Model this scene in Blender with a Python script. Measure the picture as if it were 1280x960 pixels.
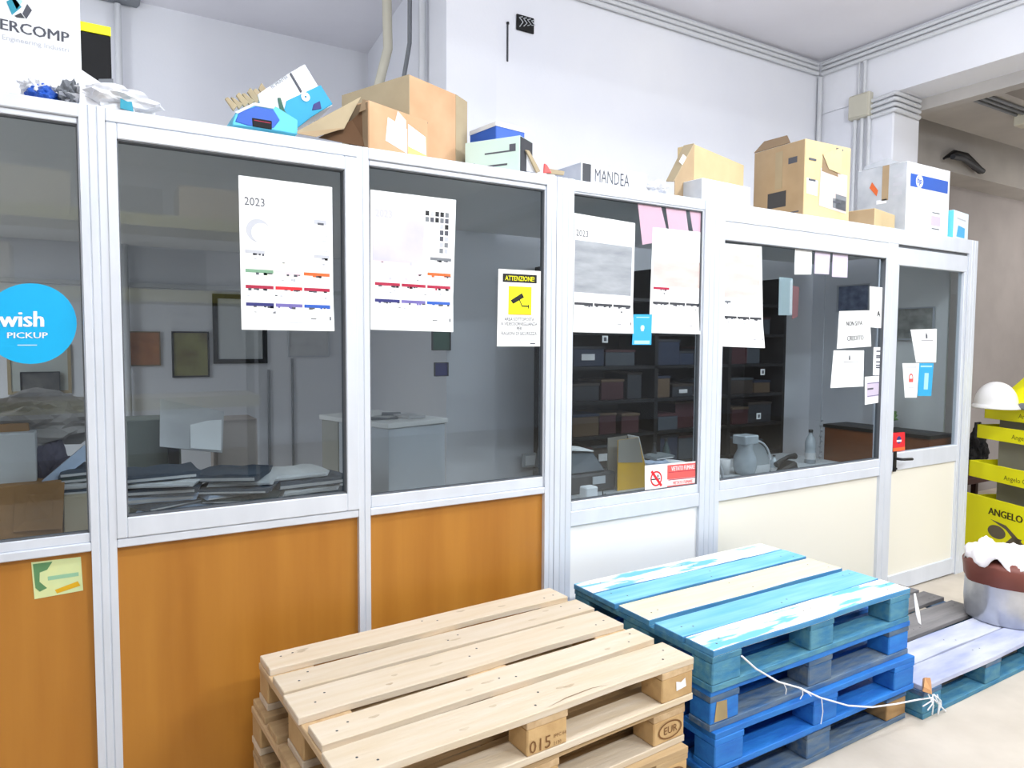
import bpy, math, random
import numpy as np
from mathutils import Vector, Matrix, noise
for o in list(bpy.data.objects): bpy.data.objects.remove(o)
S = bpy.context.scene; COL = S.collection
R_ = math.radians
# ------------------------------------------------------------------ camera
F, YAW, PITCH, ROLL, CH = 878.6, 0.5433, 0.0601, 0.0057, 1.613
_fw = np.array([math.sin(YAW)*math.cos(PITCH), math.cos(YAW)*math.cos(PITCH), -math.sin(PITCH)])
_r0 = np.array([math.cos(YAW), -math.sin(YAW), 0]); _u0 = np.cross(_r0, _fw)
_ri = _r0*math.cos(ROLL)+_u0*math.sin(ROLL); _up = -_r0*math.sin(ROLL)+_u0*math.cos(ROLL)
cam = bpy.data.cameras.new('camera'); co = bpy.data.objects.new('camera', cam); COL.objects.link(co)
M = Matrix(((_ri[0], _up[0], -_fw[0], 0), (_ri[1], _up[1], -_fw[1], 0), (_ri[2], _up[2], -_fw[2], CH), (0, 0, 0, 1)))
co.matrix_world = M
cam.sensor_width = 36; cam.lens = 36*F/1280; cam.clip_start = .02
S.camera = co
# ------------------------------------------------------------------ world, lights, exposure
W = bpy.data.worlds.new('world'); S.world = W; W.use_nodes = True
W.node_tree.nodes['Background'].inputs[0].default_value = (.8, .88, 1, 1); W.node_tree.nodes['Background'].inputs[1].default_value = .6
S.view_settings.view_transform = 'Standard'; S.view_settings.look = 'None'
S.view_settings.exposure = 0.12; S.view_settings.gamma = 1; S.view_settings.use_curve_mapping = False
def area(name, loc, sx, sy, power, color=(1, 1, 1), rot=(0, 0, 0)):
    l = bpy.data.lights.new(name, 'AREA'); l.shape = 'RECTANGLE'; l.size = sx; l.size_y = sy; l.energy = power; l.color = color
    o = bpy.data.objects.new(name, l); o.location = loc; o.rotation_euler = rot; COL.objects.link(o); return o
LIGHTS = [((3.4, -1.6, 3.93), 1.2, .25, 130), ((4.9, -0.5, 3.93), 1.2, .25, 105), ((0.2, -1.6, 3.93), 1.2, .25, 110)]
for i, (p, sx, sy, e) in enumerate(LIGHTS): area('ceiling_tube_light', p, sx, sy, e, (.93, .97, 1))
def omni(name, loc, power, r=.12, color=(.93, .97, 1)):
    l = bpy.data.lights.new(name, 'POINT'); l.energy = power; l.shadow_soft_size = r; l.color = color
    o = bpy.data.objects.new(name, l); o.location = loc; COL.objects.link(o); return o
omni('wall_fill_light', (3.5, 1.2, 3.35), 78); omni('wall_fill_light', (0.9, 1.2, 3.35), 70)  # unseen point lights added to brighten the white back wall
omni('next_room_fill_light', (9.0, 2.8, 2.7), 22, .12, (1, .96, .9))  # unseen fill added to lift the dark upper band of the next room
area('next_room_tube_light', (8.6, 1.2, 3.5), 1.2, .25, 60, (1, .95, .86))
area('office_fill_light', (-1.5, 4.2, 2.27), .9, .2, 36, (.93, .97, 1)); area('office_fill_light', (3.4, 2.64, 2.278), 1.2, .05, 14, (.93, .97, 1), (R_(20), 0, 0))  # unseen lights added under the office ceiling to brighten the interior
omni('recess_fill_light', (-1.3, 4.0, 3.3), 26)  # unseen point fill tuned to the tone of the recess wall
area('recess_top_fill_light', (-1.3, 4.0, 3.9), 1.2, .2, 20, (.93, .97, 1))  # unseen area fill above it, serving the recess wall as well

def at(x, y, **k):
    """world point where the line of sight through a point of the photograph meets the plane X=, Y= or Z="""
    d = (x-640)/F*_ri-(y-480)/F*_up+_fw
    (a, v), = k.items(); i = 'XYZ'.index(a); c = np.array([0, 0, CH])
    return Vector(c+d*(v-c[i])/d[i])
# ------------------------------------------------------------------ materials
def lin(c):
    return tuple(((v/255)/12.92 if v/255 <= .04045 else ((v/255+.055)/1.055)**2.4) for v in c)
MATS = {}
def mat(name, rgb, rough=.6, metal=0, rgb2=None, scale=6, stretch=(1, 1, 1), amt=.5, bump=0, bscale=None, rnd=0, spec=.5, detail=4, sharp=None):
    """rgb/rgb2 are sRGB; noise mixes them, object random varies the value"""
    if name in MATS: return MATS[name]
    m = bpy.data.materials.new(name); m.use_nodes = True; t = m.node_tree; N = t.nodes; L = t.links
    b = N['Principled BSDF']; b.inputs['Roughness'].default_value = rough; b.inputs['Metallic'].default_value = metal
    b.inputs['Specular IOR Level'].default_value = spec
    c1 = lin(rgb)+(1,)
    b.inputs['Base Color'].default_value = c1
    tc = N.new('ShaderNodeTexCoord'); mp = N.new('ShaderNodeMapping'); L.new(tc.outputs['Object'], mp.inputs[0]); mp.inputs['Scale'].default_value = stretch
    oi = N.new('ShaderNodeObjectInfo')
    ad = N.new('ShaderNodeVectorMath'); ad.operation = 'ADD'; mu = N.new('ShaderNodeMath'); mu.operation = 'MULTIPLY'; mu.inputs[1].default_value = 37
    L.new(oi.outputs['Random'], mu.inputs[0]); L.new(mp.outputs[0], ad.inputs[0]); L.new(mu.outputs[0], ad.inputs[1])
    src = None
    if rgb2:
        n = N.new('ShaderNodeTexNoise'); n.inputs['Scale'].default_value = scale; n.inputs['Detail'].default_value = detail; L.new(ad.outputs[0], n.inputs['Vector'])
        cr = N.new('ShaderNodeMapRange'); cr.inputs[1].default_value = .5-(.25 if sharp is None else sharp)+(.5-amt)*.5; cr.inputs[2].default_value = .5+(.25 if sharp is None else sharp)+(.5-amt)*.5
        L.new(n.outputs['Fac'], cr.inputs[0])
        mx = N.new('ShaderNodeMix'); mx.data_type = 'RGBA'; L.new(cr.outputs[0], mx.inputs[0]); mx.inputs[6].default_value = c1; mx.inputs[7].default_value = lin(rgb2)+(1,)
        src = mx.outputs[2]
    if rnd:
        hv = N.new('ShaderNodeHueSaturation'); mr = N.new('ShaderNodeMapRange'); mr.inputs[3].default_value = 1-rnd; mr.inputs[4].default_value = 1+rnd
        L.new(oi.outputs['Random'], mr.inputs[0]); L.new(mr.outputs[0], hv.inputs['Value'])
        if src: L.new(src, hv.inputs['Color'])
        else: hv.inputs['Color'].default_value = c1
        src = hv.outputs[0]
    if src: L.new(src, b.inputs['Base Color'])
    if bump:
        n2 = N.new('ShaderNodeTexNoise'); n2.inputs['Scale'].default_value = bscale or scale*3; n2.inputs['Detail'].default_value = 5; L.new(ad.outputs[0], n2.inputs['Vector'])
        bp = N.new('ShaderNodeBump'); bp.inputs['Strength'].default_value = bump; bp.inputs['Distance'].default_value = .01; L.new(n2.outputs['Fac'], bp.inputs['Height']); L.new(bp.outputs[0], b.inputs['Normal'])
    MATS[name] = m; return m
def glass_mat(name, tint, rough=.01, spec=1.0):
    m = bpy.data.materials.new(name); m.use_nodes = True; t = m.node_tree; N = t.nodes; L = t.links
    N.remove(N['Principled BSDF']); out = N['Material Output']
    tr = N.new('ShaderNodeBsdfTransparent'); tr.inputs[0].default_value = tint+(1,)
    gl = N.new('ShaderNodeBsdfGlossy'); gl.inputs['Roughness'].default_value = rough; gl.inputs[0].default_value = (.9, .95, 1, 1)
    fr = N.new('ShaderNodeFresnel'); ge = N.new('ShaderNodeNewGeometry'); ir = N.new('ShaderNodeMapRange'); ir.inputs[3].default_value = 1.5; ir.inputs[4].default_value = 1/1.5
    L.new(ge.outputs['Backfacing'], ir.inputs[0]); L.new(ir.outputs[0], fr.inputs[0])      # same reflectance on both faces of the thin pane
    mx = N.new('ShaderNodeMixShader'); L.new(fr.outputs[0], mx.inputs[0]); L.new(tr.outputs[0], mx.inputs[1]); L.new(gl.outputs[0], mx.inputs[2]); L.new(mx.outputs[0], out.inputs[0])
    MATS[name] = m; return m
wall_w = mat('white painted plaster', (232, 233, 238), .9, rgb2=(224, 226, 234), scale=1.5, bump=.05, bscale=60)
wall_g = mat('grey plaster', (176, 170, 170), .9, rgb2=(160, 155, 155), scale=2, bump=.1, bscale=30)
wall_d = mat('worn dado paint', (165, 155, 150), .9, rgb2=(140, 130, 128), scale=3)
ceil_m = mat('ceiling plaster', (226, 225, 231), .95, rgb2=(214, 213, 220), scale=1.2)
soff_m = mat('raw soffit plaster', (190, 186, 182), .95, rgb2=(168, 164, 162), scale=2)
floor_m = mat('pale concrete floor', (205, 195, 182), .75, rgb2=(184, 174, 161), scale=4, bump=.15, bscale=30, detail=8)
alu = mat('silver aluminium profile', (224, 229, 238), .42, .15, rgb2=(212, 217, 226), scale=9, stretch=(1, 1, .3))
alu_d = mat('grey gasket rubber', (92, 95, 100), .7)  # plain grey rubber, its own colour
teak = mat('orange wood laminate', (190, 130, 52), .38, rgb2=(170, 110, 40), scale=5, stretch=(2.2, 1, .18), amt=.5, spec=.35, detail=6)
lamw = mat('white laminate', (243, 243, 242), .35)
lamc = mat('cream laminate', (238, 234, 220), .4)
glass = glass_mat('grey tinted glass', (.80, .835, .85))
paper = mat('white paper', (248, 249, 250), .75)
paper_o = mat('aged paper', (214, 214, 216), .8, rgb2=(190, 190, 192), scale=8)
pink = mat('pink paper', (206, 172, 190), .8)
lilac = mat('lilac card', (206, 194, 214), .8)
kraft = mat('kraft cardboard', (182, 158, 126), .85, rgb2=(168, 144, 112), scale=7, rnd=.05)
kraft_o = mat('orange kraft cardboard', (206, 168, 132), .85, rgb2=(192, 152, 114), scale=7)
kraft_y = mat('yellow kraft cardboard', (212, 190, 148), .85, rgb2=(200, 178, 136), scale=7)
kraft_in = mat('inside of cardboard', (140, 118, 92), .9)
kraft_g = mat('greyish cardboard', (182, 166, 136), .9, rgb2=(168, 152, 124), scale=6)
boxw = mat('white carton', (240, 242, 246), .7)
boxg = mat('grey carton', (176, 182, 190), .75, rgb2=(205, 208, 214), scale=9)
black = mat('black plastic', (18, 18, 22), .5)
blackm = mat('matt black', (12, 12, 15), .8)
grey = mat('mid grey plastic', (120, 124, 130), .6)
dgrey = mat('dark grey plastic', (58, 60, 66), .6)
lgrey = mat('light grey plastic', (190, 194, 200), .5)
ink = mat('grey ink', (84, 86, 96), .7)
ink_l = mat('pale ink', (196, 198, 206), .7)
ink_k = mat('black ink', (20, 20, 22), .7)
yel = mat('bright yellow card', (255, 250, 4), .55)
yel_d = mat('ochre card', (222, 172, 20), .6)
ora = mat('orange print', (226, 108, 52), .7)
red = mat('red print', (222, 34, 46), .6)
pinkr = mat('salmon red print', (240, 96, 92), .6)
cyan = mat('sky blue print', (0, 178, 236), .45)
teal = mat('teal print', (44, 150, 176), .6)
blue = mat('blue print', (40, 92, 190), .55)
blue_l = mat('light blue carton', (96, 196, 226), .6)
navy = mat('navy print', (48, 50, 120), .6)
viol = mat('violet print', (120, 110, 178), .6)
crim = mat('crimson print', (176, 30, 66), .6)
grn_p = mat('green print', (126, 168, 138), .7)
grn_s = mat('pale green carton', (204, 226, 216), .7)
pvc = mat('grey white PVC conduit', (206, 208, 212), .45)
pvc_d = mat('beige junction box plastic', (196, 192, 176), .55)
steel = mat('galvanised steel', (210, 212, 218), .3, .75, rgb2=(170, 174, 182), scale=7, bump=.5, bscale=9)
brownp = mat('brown film', (124, 66, 54), .5, rgb2=(98, 48, 40), scale=5)
whitef = mat('white crumpled film', (244, 244, 246), .5, rgb2=(220, 222, 228), scale=8)
cloth = mat('white cloth', (244, 238, 240), .9)
# pallet woods
GR = (1.2, 14, 14)
pine = mat('new pallet pine', (216, 203, 185), .8, rgb2=(206, 187, 158), scale=2.4, stretch=GR, bump=.2, bscale=8, rnd=.07)
pine_x = mat('new pallet pine crosswise', (212, 184, 146), .8, rgb2=(184, 152, 112), scale=2.4, stretch=(14, 1.2, 14), bump=.2, bscale=8, rnd=.07)
pine_b = mat('pallet block chipwood', (206, 172, 122), .85, rgb2=(184, 148, 100), scale=14, bump=.25, bscale=40, rnd=.08)
pine_old = mat('aged pallet pine', (196, 168, 126), .85, rgb2=(164, 136, 100), scale=2.4, stretch=GR, bump=.25, bscale=8, rnd=.1)
bl_a = mat('light blue worn pallet paint', (92, 172, 212), .7, rgb2=(150, 208, 230), scale=2, stretch=GR, bump=.2, bscale=8, rnd=.05)
bl_k = mat('mid blue board edge', (56, 128, 186), .75, rgb2=(90, 150, 180), scale=4, stretch=(2, 8, 8), bump=.2, bscale=14)
bl_w = mat('pale worn board with blue paint traces', (236, 230, 220), .8, rgb2=(112, 188, 222), scale=2.2, stretch=(1.6, 9, 9), amt=.36, sharp=.03, bump=.2, bscale=8)
bl_c = mat('bare cream pallet board', (244, 228, 180), .8, rgb2=(236, 220, 196), scale=3, stretch=GR, bump=.2, bscale=8)
bl_d = mat('teal blue pallet paint', (36, 112, 160), .75, rgb2=(92, 146, 160), scale=4, stretch=(3, 8, 8), bump=.25, bscale=14, rnd=.1)
bl_r = mat('royal blue pallet paint', (24, 100, 190), .65, rgb2=(40, 128, 208), scale=4, stretch=(2, 8, 8), bump=.2, bscale=14, rnd=.1)
bl_e = mat('weathered blue pallet wood', (44, 90, 138), .85, rgb2=(120, 130, 132), scale=4, stretch=(2, 8, 8), amt=.45, bump=.25, bscale=14, rnd=.1)
bl_l = mat('lilac grey weathered board', (146, 154, 194), .85, rgb2=(206, 208, 218), scale=2, stretch=(1.6, 6, 6), amt=.5, bump=.2, bscale=10)
gr_w = mat('grey weathered board', (140, 136, 136), .9, rgb2=(112, 110, 112), scale=2.4, stretch=GR, bump=.25, bscale=8, rnd=.05)
# ------------------------------------------------------------------ mesh builder
class MB:
    def __init__(s): s.v = []; s.f = []; s.m = []; s.mats = []; s.mi = 0; s.sm = []; s.smooth = False
    def mat(s, m):
        if m not in s.mats: s.mats.append(m)
        s.mi = s.mats.index(m); return s
    def face(s, pts):
        n = len(s.v); s.v += [tuple(p) for p in pts]; s.f.append(tuple(range(n, n+len(pts)))); s.m.append(s.mi); s.sm.append(s.smooth); return s
    def raw(s, vs, fs):
        n = len(s.v); s.v += [tuple(p) for p in vs]
        for f in fs: s.f.append(tuple(i+n for i in f)); s.m.append(s.mi); s.sm.append(s.smooth)
        return s
    def hexa(s, b, t):
        """eight corners: bottom loop of four, top loop of four"""
        return s.raw(list(b)+list(t), [(3, 2, 1, 0), (4, 5, 6, 7), (0, 1, 5, 4), (1, 2, 6, 5), (2, 3, 7, 6), (3, 0, 4, 7)])
    def box(s, x0, x1, y0, y1, z0, z1, bev=0):
        if bev:
            e = bev
            P = [(x0+e, y0), (x1-e, y0), (x1, y0+e), (x1, y1-e), (x1-e, y1), (x0+e, y1), (x0, y1-e), (x0, y0+e)]
            return s.prism(P, z0, z1)
        return s.hexa([(x0, y0, z0), (x1, y0, z0), (x1, y1, z0), (x0, y1, z0)], [(x0, y0, z1), (x1, y0, z1), (x1, y1, z1), (x0, y1, z1)])
    def prism(s, P, z0, z1):
        n = len(P)
        return s.raw([(x, y, z0) for x, y in P]+[(x, y, z1) for x, y in P], [tuple(range(n-1, -1, -1)), tuple(range(n, 2*n))]+[(i, (i+1) % n, n+(i+1) % n, n+i) for i in range(n)])
    def slab(s, quad, th):
        """thick panel from four points, thickness along its normal"""
        q = [Vector(p) for p in quad]; n = (q[1]-q[0]).cross(q[3]-q[0]).normalized()*th
        return s.hexa([p-n for p in q], q)
    def tube(s, pts, r, n=8, caps=True):
        pts = [Vector(p) for p in pts]; rings = []
        for i, p in enumerate(pts):
            d = (pts[min(i+1, len(pts)-1)]-pts[max(i-1, 0)]).normalized()
            a = d.orthogonal().normalized() if i == 0 else (pa-d*pa.dot(d)).normalized()
            pa = a; b = d.cross(a); rr = r[i] if isinstance(r, (list, tuple)) else r
            rings.append([p+(a*math.cos(k*2*math.pi/n)+b*math.sin(k*2*math.pi/n))*rr for k in range(n)])
        vs = [v for g in rings for v in g]; fs = []
        for i in range(len(pts)-1):
            for k in range(n): fs.append((i*n+k, i*n+(k+1) % n, (i+1)*n+(k+1) % n, (i+1)*n+k))
        sm = s.smooth; s.smooth = True; s.raw(vs, fs); s.smooth = sm
        if caps: s.face(list(reversed(rings[0]))); s.face(rings[-1])
        return s
    def lathe(s, prof, c=(0, 0, 0), n=28, wob=None):
        vs = []; fs = []
        for j, (r, z) in enumerate(prof):
            for k in range(n):
                a = k*2*math.pi/n; rr = r*(1+(wob(a, z) if wob else 0)); vs.append((c[0]+rr*math.cos(a), c[1]+rr*math.sin(a), c[2]+z))
        for j in range(len(prof)-1):
            for k in range(n): fs.append((j*n+k, j*n+(k+1) % n, (j+1)*n+(k+1) % n, (j+1)*n+k))
        sm = s.smooth; s.smooth = True; s.raw(vs, fs); s.smooth = sm; return s
    def text(s, txt, fn, size=1, bold=0, align='LEFT', sx=1):
        """letters laid out in (u, v) with cap height about .7*size, mapped to 3D by fn"""
        c = bpy.data.curves.new('t', 'FONT'); c.body = txt; c.size = size; c.align_x = align; c.resolution_u = 2
        o = bpy.data.objects.new('t', c); COL.objects.link(o); dg = bpy.context.evaluated_depsgraph_get(); me = o.evaluated_get(dg).to_mesh()
        vs = [fn(v.co.x*sx, v.co.y) for v in me.vertices]; fs = [tuple(p.vertices) for p in me.polygons]
        s.raw(vs, fs)
        if bold:
            p0 = Vector(fn(0, 0)); nn = (Vector(fn(.01, 0))-p0).cross(Vector(fn(0, .01))-p0).normalized()
            for k in (-1, 1): s.raw([Vector(fn((v.co.x+k*bold)*sx, v.co.y))+nn*(.0004+.0002*k) for v in me.vertices], fs)
        o.evaluated_get(dg).to_mesh_clear(); bpy.data.objects.remove(o); bpy.data.curves.remove(c); return s
    def build(s, name, parent=None, m=None, bevel=0, seg=1):
        me = bpy.data.meshes.new(name); me.from_pydata([tuple(map(float, v)) for v in s.v], [], s.f)
        mats = [m] if m else s.mats
        for x in mats: me.materials.append(x)
        if not m: me.polygons.foreach_set('material_index', s.m)
        me.polygons.foreach_set('use_smooth', s.sm); me.update()
        o = bpy.data.objects.new(name, me); COL.objects.link(o)
        if parent: o.parent = parent
        if bevel:
            b = o.modifiers.new('bevel', 'BEVEL'); b.width = bevel; b.segments = seg; b.limit_method = 'ANGLE'; b.harden_normals = False
        return o
def tag(o, label=None, cat=None, group=None, kind=None):
    if label: o['label'] = label
    if cat: o['category'] = cat
    if group: o['group'] = group
    if kind: o['kind'] = kind
    return o
def thing(name, label, cat, loc=(0, 0, 0), rz=0, group=None):
    o = bpy.data.objects.new(name, None); o.empty_display_size = .1; COL.objects.link(o); o.location = loc; o.rotation_euler = (0, 0, rz)
    return tag(o, label, cat, group)
def struct(name, mb, m=None, parent=None, **k):
    o = mb.build(name, parent, m, **k)
    if not parent: o['kind'] = 'structure'
    return o
def sroot(name):
    o = bpy.data.objects.new(name, None); COL.objects.link(o); o['kind'] = 'structure'; return o
# ================================================================== THE ROOM
ZC = 4.0; D = 2.542; YB = 3.905; YR = 5.77
struct('floor', MB().box(-4, 13, -6, 9, -.2, 0), floor_m)
struct('ceiling', MB().box(-4, 5.4, -6, 9, ZC, ZC+.2), ceil_m)
struct('wall_back', MB().box(2.206, 5.4, YB, 6.2, 0, ZC), wall_w)
struct('wall_column', MB().prism([(1.865, 3.86), (2.206, 3.86), (2.206, 5.9), (2.064, 5.9), (2.064, YR)], 0, ZC), wall_w)
struct('wall_recess', MB().box(-4, 2.064, YR, YR+.2, 0, ZC), wall_w)
struct('wall_left', MB().box(-4.2, -4, -6, 9, 0, ZC), wall_w)
struct('wall_front', MB().box(-4, 13, -6.2, -6, 0, ZC), wall_w)
struct('wall_pillar', MB().box(5.4, 5.76, 3.24, 6.2, 0, 3.56), wall_w, bevel=.01)
struct('trim_1', MB().box(5.4, 5.74, -6, 6.2, 3.56, ZC+.2), wall_w)                       # deep beam over the opening
struct('trim_2', MB().box(5.74, 5.86, -6, 3.6, 3.47, ZC+.2), soff_m)                      # second rough lintel behind it
struct('trim_3', MB().box(5.86, 13, 2.72, 3.38, 3.50, 4.2), soff_m)                       # cross beam in the next room
struct('trim_4', MB().box(5.76, 13, 3.60, 3.95, 3.22, 3.95), soff_m)                       # ledge where ceiling meets wall
struct('shadow_rib', MB().box(-4, 5.4, .55, .85, 3.72, ZC), ceil_m)                           # unseen rib added to cast the shadow edge on the back wall
struct('ceiling_right', MB().box(5.86, 13, -6, 9, 3.95, 4.15), soff_m)
struct('wall_right_back', MB().box(5.76, 13, 3.9, 4.1, .9, 4.0).mat(wall_d).box(5.76, 13, 3.89, 4.1, 0, .9), wall_g)
struct('wall_right', MB().box(13, 13.2, -6, 9, 0, 4.0), wall_g)
struct('ceiling_office', MB().box(-2.6, 5.29, D+.052, 3.855, 2.285, 2.325).box(-2.6, 1.86, 3.855, YR-.005, 2.285, 2.325), lamw)
# ------------------------------------------------------------------ the aluminium partition
wp = sroot('wall_partition')
def post(x0, x1, ridges, z1=2.325):
    m = MB(); P = [(x0, D+.05), (x0, D-.004)]
    n = ridges
    for i in range(n):                      # shallow vertical flutes across the front
        a = x0+(x1-x0)*i/n; b = x0+(x1-x0)*(i+1)/n; g = .003
        if i: P += [(a, D), (a+g, D-.004)]
        P += [(b-g if i < n-1 else b, D-.004)]
        if i < n-1: P += [(b, D)]
    P += [(x1, D+.05)]
    Q = []
    for p in P:
        if not Q or (abs(p[0]-Q[-1][0])+abs(p[1]-Q[-1][1])) > 1e-6: Q.append(p)
    return m.prism(Q, 0, z1)
for x0, x1, n in [(-1.07, -1.0, 2), (-.005, .065, 3), (.862, .907, 2), (1.705, 1.752, 2), (1.756, 1.846, 3), (2.655, 2.795, 4), (4.226, 4.335, 2), (5.178, 5.29, 3)]:
    struct('post', post(x0, x1, n), alu, wp)
def rail(name, x0, x1, z0, z1, y0=D, y1=D+.05): return struct(name, MB().box(x0, x1, y0, y1, z0, z1), alu, wp, bevel=.003)
BAYS = [(-1.0, -.005), (.065, .862), (.907, 1.705)]
for x0, x1 in BAYS:
    rail('header_rail', x0, x1, 2.284, 2.325, D-.006); rail('sill_rail', x0, x1, .948, .976, D-.004)
    rail('base_rail', x0, x1, 0, .05)
    struct('lower_panel', MB().box(x0, x1, D+.018, D+.036, .05, .948), teak, wp)
rail('header_rail', 1.846, 2.655, 2.275, 2.325); rail('header_rail', 2.795, 5.178, 2.232, 2.325, D-.006); rail('header_rail', 1.752, 1.756, 2.2, 2.325)
rail('sill_rail', 1.846, 2.655, .780, .848, D-.002); rail('sill_rail', 2.795, 4.226, .788, .845, D-.002)
struct('lower_panel', MB().box(1.846, 2.655, D+.014, D+.034, .02, .780), lamw, wp)
struct('lower_panel', MB().box(2.795, 4.226, D+.014, D+.034, .02, .788), lamc, wp)
def window(name, x0, x1, z0, z1, fw, fy=D+.004, fd=.036):
    """x0..z1 = outer edge of the sash, fw = (left, right, bottom, top) widths"""
    r = sroot(name); l, rr, b, t = fw
    m = MB()
    for (a, c, e, g) in [(x0, x0+l, z0, z1), (x1-rr, x1, z0, z1), (x0+l, x1-rr, z0, z0+b), (x0+l, x1-rr, z1-t, z1)]:
        m.box(a, c, fy, fy+fd, e, g)
    m.build('window_frame', r, alu, bevel=.003)
    g = .004; k = MB()
    for (a, c, e, h) in [(x0+l, x0+l+g, z0+b, z1-t), (x1-rr-g, x1-rr, z0+b, z1-t), (x0+l, x1-rr, z0+b, z0+b+g), (x0+l, x1-rr, z1-t-g, z1-t)]:
        k.box(a, c, fy+.006, fy+fd-.006, e, h)
    k.build('gasket', r, alu_d)
    MB().box(x0+l, x1-rr, D+.020, D+.025, z0+b, z1-t).build('pane', r, glass)
    return r
window('window_1', -1.0, -.005, .976, 2.284, (.02, .004, .03, .018))
window('window_2', .065, .862, .978, 2.282, (.03, .045, .066, .048), D-.008, .05)
window('window_3', .907, 1.705, .976, 2.284, (.006, .006, .046, .02))
window('window_4', 1.846, 2.655, .848, 2.275, (.008, .008, .044, .008))
window('window_5', 2.795, 4.226, .845, 2.232, (.006, .006, .05, .094), D-.002, .044)
dr = sroot('door_1')
m = MB()
for (a, c, e, g) in [(4.338, 4.362, .01, 2.105), (5.140, 5.174, .01, 2.105), (4.338, 5.174, 2.105, 2.214), (4.362, 5.140, .805, .918), (4.362, 5.140, .01, .12)]: m.box(a, c, D, D+.042, e, g)
m.build('door_frame', dr, alu, bevel=.003)
MB().box(4.338, 5.174, D+.008, D+.04, 2.214, 2.232).build('gap_strip', dr, alu_d)  # dark strip standing for the gap over the door, shade in its colour
MB().box(4.362, 5.140, D+.020, D+.025, .918, 2.105).build('pane', dr, glass)
MB().box(4.362, 5.140, D+.012, D+.032, .12, .805).build('door_panel', dr, lamc)
h = MB().box(4.368, 4.40, D-.006, D, .80, .93); h.tube([(4.384, D-.005, .885), (4.384, D-.045, .885), (4.40, D-.055, .885), (4.49, D-.055, .88)], .009); h.lathe([(0, -.012), (.014, -.01), (.014, .0)], (4.384, D-.006, .825), 12)
h.build('door_handle', dr, black)
# side return of the office towards the pillar
sp = sroot('window_6')
MB().box(5.245, 5.285, D+.055, D+.09, 0, 2.284).box(5.245, 5.285, 3.19, 3.235, 0, 2.284).box(5.245, 5.285, D+.09, 3.19, .8, .9).box(5.245, 5.285, D+.09, 3.19, 2.2, 2.284).build('window_frame', sp, alu, bevel=.003)
MB().box(5.262, 5.267, D+.09, 2.70, .9, 2.2).build('pane', sp, glass); MB().box(5.255, 5.275, 2.70, 3.19, .9, 2.2).build('upper_panel', sp, lamw)
MB().box(5.255, 5.275, D+.09, 3.19, .02, .8).build('lower_panel', sp, lamc)
struct('trim_6', MB().box(-2.5, 1.9, YR-.03, YR, 1.99, 2.02), pvc)
# ------------------------------------------------------------------ conduits and wall fittings
def conduit(label, pts, r=.016, m=pvc, group=None, clips=()):
    o = thing('cable_conduit', label, 'conduit', (0, 0, 0), 0, group)
    MB().tube(pts, r, 10).build('pipe', o, m)
    for c in clips:
        MB().lathe([(r*1.25, -.012), (r*1.25, .012)], (0, 0, 0), 10).build('clip', o, pvc_d).location = c
    return o
g = 'surface conduits round the ceiling corner'
for k, zz in enumerate([3.965, 3.925, 3.885]):
    w = ['uppermost grey conduit where the white back wall meets the ceiling', 'middle grey conduit of three under the back wall ceiling edge', 'lowest grey conduit of three under the back wall ceiling edge'][k]
    conduit(w, [(2.25, YB-.02-.004*k, zz), (5.34, YB-.02-.004*k, zz)], .017, group=g)
    w = ['uppermost grey conduit along the top of the white beam', 'middle grey conduit of three along the top of the white beam', 'lowest grey conduit of three along the top of the white beam'][k]
    conduit(w, [(5.38-.004*k, 3.86, zz), (5.38-.004*k, -1.0, zz)], .017, group=g)
conduit('vertical grey conduit down the inner corner of the white walls', [(5.372, 3.875, 3.86), (5.372, 3.875, 2.34)], .02)
conduit('thin white conduit dropping from the beam conduits to the beige junction box', [(5.383, 3.48, 3.87), (5.383, 3.48, 3.60)], .014)
conduit('pair-mate white conduit left of the drop into the beige junction box', [(5.383, 3.53, 3.87), (5.383, 3.53, 3.60)], .009)
for k, yy in enumerate([3.55, 3.49, 3.43]):
    conduit(['leftmost white conduit below the beige junction box', 'middle white conduit below the beige junction box', 'rightmost white conduit below the beige junction box'][k], [(5.383, yy, 3.43), (5.383, yy, 2.34)], .016, group='conduits below the junction box')
jb = thing('junction_box', 'beige square junction box on the pillar near the beam', 'junction box', (5.4, 3.5, 3.42))
MB().box(-.06, 0, -.09, .09, 0, .19).build('box_body', jb, pvc_d, bevel=.008); MB().box(-.068, -.06, -.08, .08, .012, .178).build('box_lid', jb, pvc_d, bevel=.003)
for k, zz in enumerate([3.545, 3.503, 3.461, 3.419]):
    conduit(['topmost', 'second highest', 'third highest', 'lowest'][k]+' bent conduit wrapping round the pillar head', [(5.383, 3.41, zz-.01), (5.383, 3.25, zz), (5.378, 3.225, zz), (5.40, 3.218, zz), (5.72, 3.222, zz-.008)], .017, group='bent conduits round the pillar head')
conduit('white pipe standing in front of the recess wall', [(at(147, 8, Y=YR-.06).x, YR-.06, 3.93), (at(150, 100, Y=YR-.06).x, YR-.06, .3)], .022)
sc = MB().box(.02, .38, YR-.2, YR-.005, 3.945, 3.995); tag(sc.build('pipe_bracket_box', None, grey, bevel=.02), 'dark grey stained duct box at the head of the recess pipe', 'duct')
conduit('grey conduit beside the column in the recess', [(1.86, 4.2, 3.98), (1.86, 4.2, 2.34)], .022)
conduit('thick dark cable hanging beside the recess column', [(1.80, 4.25, 3.99), (1.80, 4.26, 3.5), (1.76, 4.3, 3.2), (1.62, 4.42, 2.8), (1.5, 4.5, 2.34)], .014, grey)
conduit('pale bent pipe crossing the dark cable in the recess', [(1.66, 4.3, 3.99), (1.67, 4.3, 3.45), (1.56, 4.38, 2.95), (1.48, 4.42, 2.34)], .03, pvc_d)
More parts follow.
